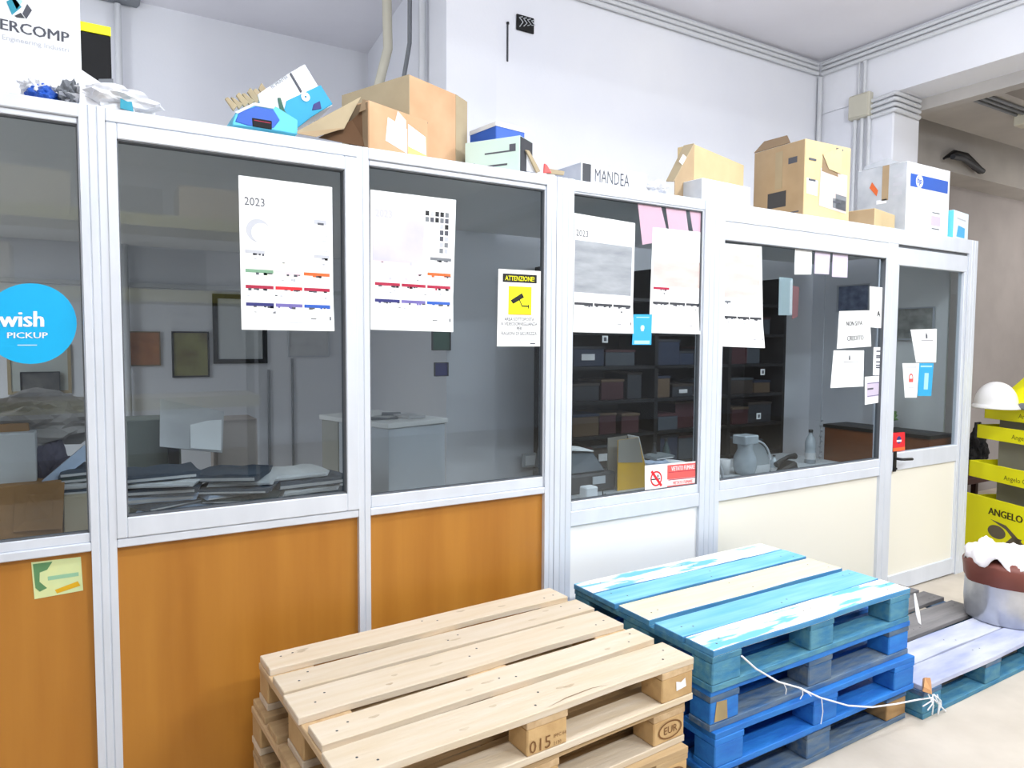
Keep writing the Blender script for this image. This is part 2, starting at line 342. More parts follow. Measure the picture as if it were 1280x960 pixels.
hb = thing('socket_box', 'black open socket box with loose wires high on the white wall', 'socket box', (2.437, YB, 3.58))
MB().box(-.066, .066, -.012, -.001, 0, .098).build('box_rim', hb, blackm, bevel=.004)
for k in range(4):
    random.seed(k); x = -.045+.03*k
    MB().tube([(x, -.012, .02+.01*k), (x+.015, -.03, .045), (x-.01, -.026, .07), (x+.02, -.014, .085)], .003, 6).build('wire', hb, lgrey)
sl = thing('cable_slot', 'narrow dark vertical bracket on the white wall left of the socket box', 'bracket', (2.309, YB, 3.37))
MB().box(-.006, .006, -.008, -.001, 0, .235).build('bar', sl, dgrey, bevel=.003); MB().lathe([(0, -.006), (.009, -.006), (.009, .006), (0, .006)], (0, -.006, .235), 10).build('bolt', sl, black)
for lab, (x0, y0), (x1, y1) in [('left one of two thin grey cables down the recess wall under the certificate', (336, 462), (337, 600)), ('right one of two thin grey cables down the recess wall under the faint pale print', (365, 448), (367, 600))]:
    conduit(lab, [at(x0, y0, Y=YR-.012), at((x0+x1)/2, (y0+y1)/2, Y=YR-.012), at(x1, y1, Y=YR-.012)], .01, grey)
# next room services
for k in range(3):
    conduit(['front', 'middle', 'rear'][k]+' grey conduit under the cross beam of the next room', [(5.80, 2.80+.05*k, 3.486), (9, 2.80+.05*k, 3.486)], .013, grey, group='conduits under the next room beam')
jb2 = thing('junction_box', 'grey junction box under the conduits in the next room', 'junction box', (6.62, 2.86, 3.40)); MB().box(-.07, .07, -.06, .06, 0, .1).build('box_body', jb2, pvc_d, bevel=.008)
cc = thing('cable_coil', 'black cable coil hanging at the next room ceiling', 'cable', at(1180, 198, Y=3.55))
e0 = at(1226, 214, Y=3.55)-at(1180, 198, Y=3.55); dd = Vector((e0.x, 0, 0))
MB().tube([(0, 0, 0), (dd.x*.25, 0, .07), (dd.x*.55, 0, .07), (dd.x*.85, 0, .0), (dd.x, 0, e0.z)], [.012, .03, .035, .035, .03], 8).build('cable_loop', cc, black)
MB().tube([(.05, -.05, .01), (dd.x*.35, -.05, .02), (dd.x*.65, -.05, -.02), (dd.x*.9, -.05, e0.z-.02)], .025, 8).build('cable_loop', cc, dgrey)
# ================================================================== SHEETS ON THE GLASS
class Sheet:
    """a paper taped on the glass: four corners measured in the photo, laid on the plane of the pane"""
    def __init__(s, tl, tr, br, bl, y=D+.0185, curl=None):
        s.q = [at(*tl, Y=y), at(*tr, Y=y), at(*br, Y=y), at(*bl, Y=y)]; s.y = y; s.m = MB(); s.curl = curl or (lambda u, v: 0)
    def p(s, u, v, lift=0):
        a = s.q[0].lerp(s.q[1], u); b = s.q[3].lerp(s.q[2], u); c = a.lerp(b, v); return Vector((c.x, s.y-lift-s.curl(u, v), c.z))
    def base(s, mt, n=8):
        s.m.mat(mt); vs = []; fs = []
        for side in (0, 1):
            for j in range(n+1):
                for i in range(n+1): vs.append(s.p(i/n, j/n, .0006 if side == 0 else 0))
        N = (n+1)**2
        for j in range(n):
            for i in range(n):
                k = j*(n+1)+i; fs.append((k+n+1, k+n+2, k+1, k)); fs.append((N+k, N+k+1, N+k+n+2, N+k+n+1))
        for i in range(n):
            fs.append((i, i+1, N+i+1, N+i)); k = n*(n+1)+i; fs.append((k+1, k, N+k, N+k+1)); k = i*(n+1); fs.append((k+n+1, k, N+k, N+k+n+1)); k = i*(n+1)+n; fs.append((k, k+n+1, N+k+n+1, N+k))
        s.m.raw(vs, fs); return s
    def rect(s, mt, u0, u1, v0, v1, lift=.0011):
        s.m.mat(mt); n = max(1, int((u1-u0)*8)); 
        for i in range(n):
            a = u0+(u1-u0)*i/n; b = u0+(u1-u0)*(i+1)/n
            s.m.face([s.p(a, v1, lift), s.p(b, v1, lift), s.p(b, v0, lift), s.p(a, v0, lift)])
        return s
    def poly(s, mt, pts, lift=.0014): s.m.mat(mt); s.m.face([s.p(u, v, lift) for u, v in reversed(pts)]); return s
    def disc(s, mt, u, v, r, lift=.0012, ring=0):
        w = (s.q[1]-s.q[0]).length; hh = (s.q[3]-s.q[0]).length; n = 40; s.m.mat(mt)
        P = [(u+r/w*math.cos(-k*2*math.pi/n), v+r/hh*math.sin(-k*2*math.pi/n)) for k in range(n)]
        if not ring: s.m.face([s.p(a, b, lift) for a, b in P])
        else:
            Q = [(u+ring/w*math.cos(-k*2*math.pi/n), v+ring/hh*math.sin(-k*2*math.pi/n)) for k in range(n)]
            for k in range(n): j = (k+1) % n; s.m.face([s.p(*P[k], lift), s.p(*P[j], lift), s.p(*Q[j], lift), s.p(*Q[k], lift)])
        return s
    def text(s, mt, txt, u, v, hv, wv=None, bold=0, align='CENTER', lift=.0018):
        """u, v of the baseline start/centre; hv = letter size as a share of the sheet's height"""
        w = (s.q[1]-s.q[0]).length; hh = (s.q[3]-s.q[0]).length; s.m.mat(mt)
        sx = hh/w*(wv or 1)
        s.m.text(txt, lambda a, b: s.p(u+a*sx, v-b, lift), hv, bold*hv, align); return s
    def done(s, name, label, cat, group=None): return tag(s.m.build(name), label, cat, group)
CURL = lambda u, v: .012*max(0, v-.75)*4*max(0, u-.55)*2
random.seed(3)
def calendar(tl, tr, br, bl, label, rows, year=True, extra=None, y=D+.0185, texture=None, yearcol=ink):
    s = Sheet(tl, tr, br, bl, y, CURL); s.base(paper)
    if texture: texture(s)
    if year: s.text(yearcol, year, .05, .185, .075, .9, align='LEFT')
    for v, cols in rows:
        for k, c in enumerate(cols):
            if c is None: continue
            a = .05+k*.31; mt, u0, u1 = c if isinstance(c, tuple) else (c, 0, 1)
            s.rect(mt, a+.29*u0, a+.29*u1, v, v+.022)
            for i in range(5):
                uu = a+.02+.25*random.random()
                if u0 <= (uu-a)/.29 <= u1-.05: s.rect(ink if random.random() < .7 else mt, uu, uu+.02+.02*random.random(), v+.02, v+.026+.01*random.random(), .0013)
        for i in range(4):
            uu = .06+.85*random.random(); s.rect(ink_l if i else ink, uu, uu+.025, v+.05+.02*random.random(), v+.057+.02*random.random(), .0013)
    s.rect(ink_l, .3, .75, .945, .948); s.rect(ink, .74, .80, .915, .921); s.rect(ink, .95, .965, .90, .925)
    if extra: extra(s)
    return s.done('wall_calendar', label, 'calendar', 'large yearly calendars taped to the glass')
hazeY = mat('pale cream print', (252, 248, 226), .75, rgb2=(250, 250, 246), scale=4); hazeP = mat('pale lilac print', (190, 188, 206), .75, rgb2=(222, 216, 230), scale=5); hazeG = mat('grey photo print', (142, 147, 154), .75, rgb2=(176, 180, 186), scale=16, stretch=(.5, 1, 2)); hazeR = mat('blush photo print', (214, 188, 184), .75, rgb2=(226, 212, 206), scale=14, stretch=(.5, 1, 2)); hazeP2 = mat('pale pink print', (248, 214, 226), .75)
def ex1(s):
    s.disc(ink_l, .19, .345, .040); s.disc(paper, .225, .36, .034, .0016); s.rect(ink_l, .79, .93, .235, .265); s.rect(ink, .83, .90, .255, .27, .0014)
    for k in range(4): s.rect(ink_l, .88, .94, .34+.035*k, .345+.035*k)
calendar((298, 219), (415, 234), (417, 414), (302, 412), 'white calendar with four rows of coloured bars on the second window from the left',
         [(.475, [(ink_l, 0, .7), None, (ink_l, .4, 1)]), (.60, [grn_p, (hazeP2, 0, 1), ora]), (.705, [crim, red, crim]), (.82, [navy, viol, blue])], '2023', ex1, texture=lambda s: s.rect(hazeY, .25, .88, .25, .64, .0008))
def ex2(s):
    for j in range(7):
        for i in range(5):
            if i > 2 or j < 2: s.rect(random.choice([ink, ink_l, black, grey]), .63+.06*i, .675+.06*i, .105+.045*j, .14+.045*j)
calendar((463, 237), (570, 250), (565, 415), (463, 412), 'white calendar with tiny photo grid on the third window from the left',
         [(.445, [None, None, (grey, .1, 1)]), (.56, [None, (hazeP2, .6, 1), ora]), (.655, [crim, crim, crim]), (.775, [navy, viol, blue])], '2023', ex2, texture=lambda s: (s.rect(hazeP, .02, .62, .12, .5, .0008), s.rect(hazeP2, .02, .5, .5, .64, .0008)), yearcol=ink_l)
calendar((716, 266), (794, 279), (790, 417), (713, 415), 'grey-printed calendar on the left half of the fourth window',
         [(.745, [dgrey, dgrey, dgrey])], '2023', texture=lambda s: s.rect(hazeG, .04, .96, .22, .66, .0008))
calendar((816, 284), (882, 291), (877, 418), (811, 416), 'blush-printed calendar on the right half of the fourth window',
         [(.56, [crim, None, None]), (.70, [dgrey, dgrey, dgrey])], False, texture=lambda s: (s.rect(hazeR, .04, .96, .30, .55, .0008)))
calendar((905, 304), (952, 308), (954, 435), (902, 433), 'calendar with one dark bar at the left edge of the fifth window',
         [(.55, [(grey, 0, .5), None, None]), (.70, [dgrey, dgrey, dgrey])], False, texture=lambda s: s.rect(hazeR, .04, .94, .08, .52, .0008))
# CCTV notice
s = Sheet((623, 336), (676, 339), (675, 433), (621, 433)); s.base(mat('glossy white plastic', (250, 250, 250), .3))
s.rect(ink_k, .10, .90, .055, .165); s.text(yel, 'ATTENZIONE!', .5, .142, .088, .80, .012)
s.rect(yel, .24, .78, .215, .585); s.rect(ora, .24, .78, .580, .586, .0013)
s.poly(ink_k, [(.29, .40), (.55, .30), (.60, .355), (.35, .445)]); s.poly(ink_k, [(.48, .385), (.50, .38), (.56, .46), (.72, .462), (.72, .48), (.55, .478)]); s.rect(ink_k, .70, .725, .45, .50, .0015)
for v, t, z in [(.665, 'AREA SOTTOPOSTA', .062), (.725, 'A VIDEOSORVEGLIANZA', .062), (.785, 'PER', .062), (.85, 'RAGIONI DI SICUREZZA', .062)]: s.text(ink, t, .5, v, z, .8)
for v in (.89, .915, .935): s.rect(ink_l, .10, .86, v, v+.008)
s.rect(ink, .76, .88, .955, .97)
s.done('warning_sign', 'white CCTV warning notice with yellow camera pictogram on third window', 'sign')
# no smoking sign
s = Sheet((806, 582), (874, 576), (873, 608), (806, 616)); s.base(mat('white sticker', (250, 246, 244), .4))
s.rect(pinkr, .40, .985, .06, .60); s.text(paper, 'VIETATO FUMARE', .69, .29, .24, .62, .015); s.rect(crim, .42, .96, .33, .35, .0014); s.rect(pinkr, .40, .985, .84, .97); s.rect(crim, .42, .96, .61, .64, .0014); s.text(pinkr, 'VIETATO FUMARE', .69, .81, .17, .75, .01)
s.disc(red, .20, .52, .038, .0013, .030); s.rect(ink_k, .10, .27, .52, .56, .0013); s.rect(ink_k, .22, .24, .38, .48, .0013)
s.poly(red, [(.10, .26), (.13, .20), (.31, .78), (.28, .84)], .0017)
s.done('no_smoking_sign', 'red and white no smoking sign at the bottom of the fourth window', 'sign')
# wish sticker
s = Sheet((-14, 357), (88, 357), (88, 452), (-14, 452)); s.disc(cyan, .5, .5, .118, 0); 
s.text(paper, 'wish', .40, .54, .30, .92, .035, lift=.0012); s.text(paper, 'PICKUP', .46, .69, .11, 1.25, .02, lift=.0012); s.rect(MATS.get('pale blue print') or mat('pale blue print', (176, 226, 246), .5), .34, .58, .775, .79, .0012)
s.done('round_sticker', 'round sky blue wish pickup sticker on the leftmost window', 'sticker')
# green sticker on wood panel
s = Sheet((39, 703), (101, 696), (104, 738), (43, 749), D+.017); s.base(mat('pale yellow green sticker', (232, 232, 160), .5, rgb2=(200, 220, 170), scale=9))
grs = mat('leaf green print', (92, 140, 92), .6); s.poly(grs, [(.03, .05), (.42, .04), (.30, .25), (.15, .3), (.13, .55), (.27, .75), (.12, .82), (.04, .7)]); s.rect(mat('sea green print', (150, 196, 160), .6), .3, .93, .44, .55); s.poly(yel_d, [(.42, .84), (.9, .7), (.95, .84), (.46, .95)])
s.done('rectangular_sticker', 'pale yellow green sticker with leaf drawing on the orange wood panel', 'sticker')
# light blue card
s = Sheet((792, 393), (815, 393), (814, 431), (790, 431), D+.0165); s.base(mat('sky blue card', (56, 172, 226), .5)); s.disc(mat('pale blue print', (176, 226, 246), .5), .5, .44, .013); s.rect(MATS['pale blue print'], .1, .9, .86, .97); s.rect(MATS['pale blue print'], .15, .85, .08, .11); s.rect(paper, .44, .56, .38, .55, .0015)
s.done('small_card', 'small sky blue card with white emblem stuck below the two calendars of the fourth window', 'card')
# pinkish cards, dangling strips
for k, (a, b, c, d_) in enumerate([((994, 308), (1015, 310), (1014, 343), (993, 343)), ((1019, 311), (1038, 313), (1036, 343), (1018, 342)), ((1041, 313), (1060, 315), (1059, 347), (1040, 346))]):
    s = Sheet(a, b, c, d_); s.base(lilac if k else paper); s.done('hanging_card', ['white blank card at the top of the fifth window, leftmost of three', 'lilac blank card at the top of the fifth window, middle of three', 'lilac blank card at the top of the fifth window, rightmost of three'][k], 'card', 'blank cards along the top of the fifth window')
for k, (a, b, c, d_) in enumerate([((797, 253), (826, 257), (836, 300), (803, 306)), ((832, 258), (857, 262), (862, 300), (838, 300)), ((862, 263), (880, 265), (880, 300), (868, 300))]):
    s = Sheet(a, b, c, d_, D+.0192); s.base(pink); s.done('paper_strip', ['leftmost tilted pink paper at the top of the fourth window', 'middle pink paper at the top of the fourth window', 'rightmost pink paper at the top of the fourth window'][k], 'paper', 'pink papers on the fourth window')
s = Sheet((974, 346), (991, 348), (990, 394), (973, 394), D+.027); s.base(mat('pale teal folder', (200, 214, 218), .7)); s.rect(paper, .8, .98, .05, .97); s.done('teal_leaflet', 'pale teal leaflet behind the fifth window beside the calendar', 'leaflet')
s = Sheet((988, 356), (999, 359), (997, 396), (990, 399), D+.03); s.base(mat('faded red paper', (176, 120, 122), .8)); s.done('red_leaflet', 'faded red leaflet just behind the teal leaflet', 'leaflet')
s = Sheet((1087, 358), (1111, 360), (1111, 411), (1087, 409)); s.base(paper); s.text(ink_k, 'A', .45, .72, .2, 1, .02); s.done('notice_sheet', 'white notice with a single dark letter on the fifth window, highest of its cluster', 'notice', 'notices on the fifth window')
s = Sheet((1049, 389), (1087, 388), (1089, 433), (1046, 436), D+.017); s.base(paper); s.text(ink_k, 'NON SI FA', .48, .40, .18, .8, .01); s.text(ink_k, 'CREDITO', .52, .80, .18, .9, .01); s.done('notice_sheet', 'white handwritten-style no credit notice on the fifth window', 'notice', 'notices on the fifth window')
s = Sheet((1042, 438), (1080, 438), (1079, 483), (1038, 485)); s.base(paper); s.disc(ink, .52, .16, .006); s.rect(ink, .50, .55, .18, .26); s.rect(ink, .33, .82, .30, .315); s.done('notice_sheet', 'white letterhead sheet under the no credit notice', 'notice', 'notices on the fifth window')
s = Sheet((1092, 434), (1105, 434), (1104, 469), (1091, 469)); s.base(paper)
for v in (.12, .28, .34, .5, .62, .7): s.rect(ink, .25, .8, v, v+.05)
s.done('notice_sheet', 'narrow printed slip beside the post on the fifth window', 'notice', 'notices on the fifth window')
s = Sheet((1081, 471), (1107, 469), (1106, 502), (1081, 506)); s.base(paper); s.rect(lilac, .1, .95, .22, .75); s.rect(navy, .12, .95, .24, .26, .0014); s.rect(navy, .12, .95, .70, .72, .0014); s.rect(ink, .12, .4, .42, .48, .0014); s.done('notice_sheet', 'blue-lined card in the lower right corner of the fifth window', 'notice', 'notices on the fifth window')
s = Sheet((1138, 412), (1171, 411), (1170, 453), (1145, 453)); s.base(paper); s.disc(ink, .58, .14, .006); s.rect(ink, .55, .62, .16, .28); s.rect(ink, .35, .85, .33, .345); s.done('notice_sheet', 'white letterhead sheet on the door glass', 'notice')
s = Sheet((1128, 454), (1149, 454), (1146, 497), (1131, 497)); s.base(paper); s.disc(pinkr, .5, .42, .028, .0013, .018); s.rect(pinkr, .35, .65, .45, .55); s.rect(ink_l, .2, .85, .1, .13); s.rect(ink_l, .3, .7, .7, .72); s.done('leaflet', 'white leaflet with red ring on the door glass', 'leaflet')
s = Sheet((1149, 454), (1167, 454), (1164, 495), (1147, 495)); s.base(MATS['sky blue card']); s.rect(MATS['pale blue print'], .4, .7, .3, .8); s.rect(MATS['pale blue print'], .1, .9, .07, .12); s.done('leaflet', 'sky blue leaflet on the door glass beside the red ring leaflet', 'leaflet')
s = Sheet((1116, 541), (1131, 540), (1131, 563), (1116, 565)); s.base(red); s.disc(navy, .5, .40, .025); s.rect(paper, .3, .7, .4, .5, .0015); s.rect(ora, .0, 1, .8, .97); s.done('square_sticker', 'red sticker with blue disc low on the door glass', 'sticker')
# ================================================================== THINGS ON THE OFFICE ROOF
ZR = 2.3255
def carton(name, label, cat, nx, ny, Y, rot, rx, depth, mt, group=None, h=None, flaps=(), open_top=False, min_=kraft_in, th=.005):
    """near vertical edge at photo point (nx, ny = its top) on the plane Y; rot degrees; right face reaches photo column rx"""
    P = at(nx, ny, Y=Y); a = R_(rot); ax = Vector((math.cos(a), math.sin(a), 0))
    lo, hi = 0, 3
    for _ in range(50):
        t = (lo+hi)/2; q = P+ax*t; d = q-Vector((0, 0, CH)); xx = 640+F*d.dot(Vector(_ri))/d.dot(Vector(_fw))
        if xx < rx: lo = t
        else: hi = t
    w = lo; hh = h or (P.z-ZR)
    r = thing(name, label, cat, (P.x, P.y, P.z-hh), a, group)
    m = MB().mat(mt)
    if open_top:
        m.box(0, w, 0, th, 0, hh).box(0, w, depth-th, depth, 0, hh).box(0, th, th, depth-th, 0, hh).box(w-th, w, th, depth-th, 0, hh).box(th, w-th, th, depth-th, 0, th)
    else: m.box(0, w, 0, depth, 0, hh)
    m.build('box_body', r, bevel=.003)
    return r, w, hh
def fr(u, v, w, h, y=-.001): return Vector((u*w, y, v*h))             # point on the front face
def label_q(r, name, mt, pts, lab=None, y=-.0015):
    o = MB().mat(mt).slab([(p[0], y, p[1]) for p in pts], .0008).build(name, r)
    if lab: o['label'] = lab
    return o
def side_q(r, name, mt, pts, lab=None, x=-.0015):                     # on the left face, pts = (y, z)
    o = MB().mat(mt).slab([(x, p[0], p[1]) for p in pts], .0008).build(name, r)
    if lab: o['label'] = lab
    return o
# 1 white computer carton
P = at(100, 20, Y=2.80); r = thing('white_carton', 'tall white carton with grey and blue computer logo at the left end', 'box', (P.x-.75, 2.80, ZR))
MB().mat(boxw).box(0, .75, 0, .35, 0, .62).build('box_body', r, bevel=.006)
def tf(px, py, k=1):                                                      # photo point -> local front face
    q = at(px, py, Y=2.80); return Vector((q.x-(P.x-.75), -.0012, q.z-ZR))
o0 = tf(-1, 36); o1 = tf(87, 54); ux = (o1-o0); L_ = ux.length; ux.normalize(); uz = Vector((-ux.z, 0, ux.x))
m = MB().mat(ink); m.text('ERCOMP', lambda a, b: o0+ux*a+uz*b, 1, .022) 
sx = max(v[0] for v in m.v)-o0.x; k_ = L_/sx
m.v = [tuple(o0+(Vector(v)-o0)*k_) for v in m.v]
m2 = MB().mat(ink_l); q0 = tf(2, 49); m2.text('Engineering Industri', lambda a, b: q0+ux*a+uz*b, 1); sx = max(v[0] for v in m2.v)-q0.x; k2 = (tf(86, 63)-q0).length/sx; m2.v = [tuple(q0+(Vector(v)-q0)*k2) for v in m2.v]
m.build('lettering', r); m2.build('lettering', r)
for nm, mt, pts in [('logo', teal, [(8, 2), (18, -3), (27, 9), (15, 19)]), ('logo', MATS['pale blue print'], [(15, 0), (24, -4), (28, 2), (21, 12)]), ('logo', ink, [(28, 17), (34, 5), (40, 13), (33, 24)]), ('logo', dgrey, [(18, 20), (26, 16), (31, 23), (21, 22)])]:
    MB().mat(mt).face([tf(*p) for p in reversed(pts)]).build(nm, r)
# 2 black crate with yellow rim, behind it
q0 = at(103, 27, Y=3.3); q1 = at(138, 35, Y=3.3)
r = thing('black_crate', 'black panel box with yellow top edge beside the white logo carton', 'box', (q0.x-.12, 3.3, ZR)); w = q1.x-q0.x+.12
MB().box(0, w, 0, .3, 0, q0.z-ZR-.035).build('box_body', r, blackm, bevel=.004); MB().box(-.001, w+.001, -.002, .3, q0.z-ZR-.034, q0.z-ZR).build('rim', r, yel)
label_q(r, 'print', grey, [(.16, .28), (.22, .30), (.22, .33), (.17, .32)]); label_q(r, 'print', grey, [(.15, .19), (.22, .19), (.22, .2), (.15, .2)])
# crumpled shapes
def crumple(sx, sy, sz, seed, amp=.25, freq=2.2, n=3, flat=True):
    import bmesh
    bm = bmesh.new(); bmesh.ops.create_icosphere(bm, subdivisions=n+1, radius=1); vs = []
    for v in bm.verts:
        p = v.co.copy(); d = 1+amp*(noise.noise(p*freq+Vector((seed*7.1, seed, 3)))*1.2+.7*abs(noise.noise(p*freq*2.3+Vector((seed, 9, seed*3))))-.2)
        p = p*d; z = p.z*sz+sz
        vs.append((p.x*sx, p.y*sy, max(z, 0) if flat else p.z*sz))
    fs = [tuple(x.index for x in f.verts) for f in bm.faces]; bm.free(); return vs, fs
def clump(name, label, cat, px, py, Y, sx, sy, sz, mt, seed, amp=.3, freq=2.2, rz=0, z=ZR, group=None):
    q = at(px, py, Y=Y); r = thing(name, label, cat, (q.x, Y, z), R_(rz), group); m = MB().mat(mt); m.raw(*crumple(sx, sy, sz, seed, amp, freq)); m.build('bag_body', r); return r
# torn blue-white packet left
r = clump('torn_packet', 'torn blue and white plastic packet in front of the white logo carton', 'packet', 52, 112, 2.66, .045, .05, .035, blue, 2, .3)
MB().mat(whitef).raw([(v[0]-.01, v[1], v[2]+.03) for v in crumple(.045, .04, .028, 5, .4, 3)[0]], crumple(.045, .04, .028, 5, .4, 3)[1]).build('torn_edge', r)
MB().mat(dgrey).slab([(.02, -.03, .005), (.14, -.03, .002), (.14, .03, .002), (.02, .03, .05)], .004).build('flap', r)
# white crumpled bag with teal patch
r = thing('crumpled_bag', 'white crumpled paper bag with a teal patch on the roof edge', 'bag', (at(140, 130, Y=2.66).x, 2.64, ZR))
m = MB().mat(whitef); m.raw(*crumple(.125, .10, .045, 3, .35, 2.6)); m.build('bag_body', r)
MB().mat(whitef).slab([(-.09, -.085, .0), (.06, -.085, .0), (.055, -.06, .035), (-.085, -.03, .125)], .003).build('paper_face', r)
MB().mat(grey).raw([(v[0]-.11, v[1], v[2]) for v in crumple(.035, .04, .045, 8, .4, 3)[0]], crumple(.035, .04, .045, 8, .4, 3)[1]).build('crumpled_end', r)
MB().mat(teal).slab([(.018, -.10, .005), (.055, -.10, .0), (.05, -.085, .042), (.02, -.085, .045)], .002).build('teal_patch', r)
# blue crushed carton and the white/blue leaning carton
def quad_box(r, name, pts, Y, dy, mt, lx, m=None):
    """a panel box: photo outline on plane Y extruded back by dy, in r's local frame"""
    b = MB().mat(mt); P = [at(px, py, Y=Y) for px, py in pts]; P = [Vector((p.x-r.location.x, p.y-r.location.y, max(p.z, ZR)-r.location.z)) for p in P]
    n = len(P); b.raw([tuple(p) for p in P]+[(p.x, p.y+dy, p.z) for p in P], [tuple(range(n-1, -1, -1)), tuple(range(n, 2*n))]+[(i, (i+1) % n, n+(i+1) % n, n+i) for i in range(n)])
    return b.build(name, r, bevel=.002)
r = thing('crushed_carton', 'crushed sky blue packing carton with frayed brown paper at its left', 'box', (at(340, 165, Y=2.60).x, 2.60, ZR))
quad_box(r, 'box_body', [(291, 152), (296, 138), (318, 129), (345, 133), (372, 150), (372, 168), (340, 162), (291, 156)], 2.60, .2, blue_l, 0)
quad_box(r, 'blue_face', [(294, 152), (299, 140), (320, 133), (342, 137), (350, 150), (342, 160), (310, 157)], 2.598, .004, blue, 0)
quad_box(r, 'torn_rim', [(293, 140), (318, 128), (345, 132), (342, 136), (318, 132), (297, 142)], 2.596, .004, whitef, 0)
quad_box(r, 'print', [(315, 147), (340, 151), (340, 162), (316, 158)], 2.596, .004, blackm, 0)
quad_box(r, 'print', [(317, 149), (339, 153), (339, 155), (317, 151)], 2.5955, .004, crim, 0)
for k in range(7):
    a = 281+7*k; quad_box(r, 'frayed_paper', [(a, 123-2*k), (a+4, 121-3*k+(k % 2)*4), (a+16, 132-2*k), (a+11, 139-2*k)], 2.615+.012*k, .01, kraft_g, 0)
r = thing('leaning_carton', 'white and teal printed carton leaning over the crushed blue one', 'box', (at(385, 160, Y=2.66).x, 2.66, ZR))
quad_box(r, 'box_body', [(322, 118), (362, 91), (381, 80), (398, 108), (416, 132), (385, 147), (365, 160), (330, 150)], 2.66, .22, mat('white teal carton', (236, 240, 246), .7), 0)
quad_box(r, 'print', [(358, 126), (401, 106), (416, 130), (390, 146), (372, 160), (352, 152)], 2.657, .004, mat('teal carton print', (36, 156, 196), .6), 0)
quad_box(r, 'print', [(362, 92), (364, 90), (378, 114), (376, 116)], 2.656, .003, ink, 0)
quad_box(r, 'print', [(347, 122), (351, 122), (356, 138), (362, 145), (350, 138)], 2.655, .003, mat('dark green print', (60, 100, 84), .7), 0)
quad_box(r, 'print', [(392, 130), (400, 126), (402, 136), (390, 138)], 2.655, .003, navy, 0)
b0 = at(340, 111, Y=2.655); b1 = at(361, 97, Y=2.655); dx = (b1-b0).normalized(); dz = Vector((-dx.z, 0, dx.x)); m = MB().mat(ink); off = Vector(r.location)
m.text('BE PRINTER', lambda a, b: b0+dx*a+dz*b-off, .03); kk = (b1-b0).length/max((Vector(v)+off-b0).length for v in m.v); m.v = [tuple(b0-off+(Vector(v)-(b0-off))*kk) for v in m.v]; m.build('lettering', r)
q = at(382, 121, Y=2.654)-off; m = MB().mat(paper); m.lathe([(.004, 0), (.016, 0)], (0, 0, 0), 20); m.v = [(q.x+v[0], q.y, q.z+v[1]) for v in m.v]; m.build('emblem', r)
# big open cardboard box, rotated
r, w, hh = carton('cardboard_box', 'large open brown cardboard box behind the small labelled one', 'box', 512, 93, 2.74, 22, 570, .42, kraft_o, open_top=True)
o = MB().mat(kraft_g).slab([(-.003, 0, 0), (-.003, 0, hh), (-.003, .42, hh), (-.003, .42, 0)], .003).build('side_panel', r)  # left face carries its shade as a greyer cardboard panel
c = Vector((w, 0, hh)); MB().mat(kraft_g).slab([(w, 0, .02), (w+.10, .02, .02), (w+.10, .02, hh-.002), (w, 0, hh)], .005).build('flap', r)
m = MB().mat(dgrey); m.lathe([(0, 0), (.005, 0)], (0, 0, 0), 10); m.v = [(w*.35+v[0], -.002, hh*.55+v[1]) for v in m.v]; m.build('hand_hole', r)
# small open box with labels, in front
r, w, hh = carton('cardboard_box', 'small orange cardboard box open to the left with white labels', 'box', 461, 125, 2.56, 21, 535, .12, kraft_o, open_top=False)
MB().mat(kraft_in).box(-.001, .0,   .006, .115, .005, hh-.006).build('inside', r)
rot_ = r.rotation_euler[2]
def to_local(px, py, Y):
    p = at(px, py, Y=Y)-r.location; return Vector((p.x*math.cos(rot_)+p.y*math.sin(rot_), -p.x*math.sin(rot_)+p.y*math.cos(rot_), max(p.z, .001)))
MB().mat(mat('shaded cardboard inside', (96, 68, 44), .9)).slab([to_local(398, 172, 2.64), to_local(460, 184, 2.575), to_local(461, 128, 2.575), to_local(446, 134, 2.62), to_local(430, 160, 2.63)][0:1]+[to_local(460, 184, 2.578), to_local(461, 129, 2.578), to_local(440, 150, 2.62)], .003).build('opening_shade', r)  # dark panel puts the shade of the box opening into its colour
MB().mat(kraft_g).slab([to_local(368, 166, 2.60), to_local(430, 161, 2.60), to_local(451, 121, 2.62), to_local(404, 146, 2.63)], .004).build('flap', r)
MB().mat(kraft).slab([to_local(368, 166, 2.60), to_local(395, 171, 2.60), to_local(431, 160, 2.60), to_local(405, 160, 2.603)], .004).build('flap', r)
MB().mat(kraft_in).slab([to_local(449, 140, 2.585), to_local(460, 136, 2.57), to_local(462, 126, 2.57), to_local(453, 124, 2.585)], .003).build('flap', r)
label_q(r, 'label', paper, [(w*.26, hh*.28), (w*.62, hh*.14), (w*.62, hh*.66), (w*.30, hh*.78)], 'white torn label'); label_q(r, 'label', paper, [(w*.64, hh*.18), (w*.96, hh*.08), (w*.95, hh*.62), (w*.64, hh*.78)], 'white label'); label_q(r, 'label', mat('yellow label print', (246, 232, 120), .7), [(w*.64, hh*.12), (w*.96, hh*.04), (w*.96, hh*.22), (w*.64, hh*.30)], 'yellow strip label', -.0025)
label_q(r, 'label', mat('pink label', (240, 214, 208), .7), [(w*.40, hh*.66), (w*.60, hh*.64), (w*.60, hh*.84), (w*.46, hh*.98)], 'pink label', -.0025)
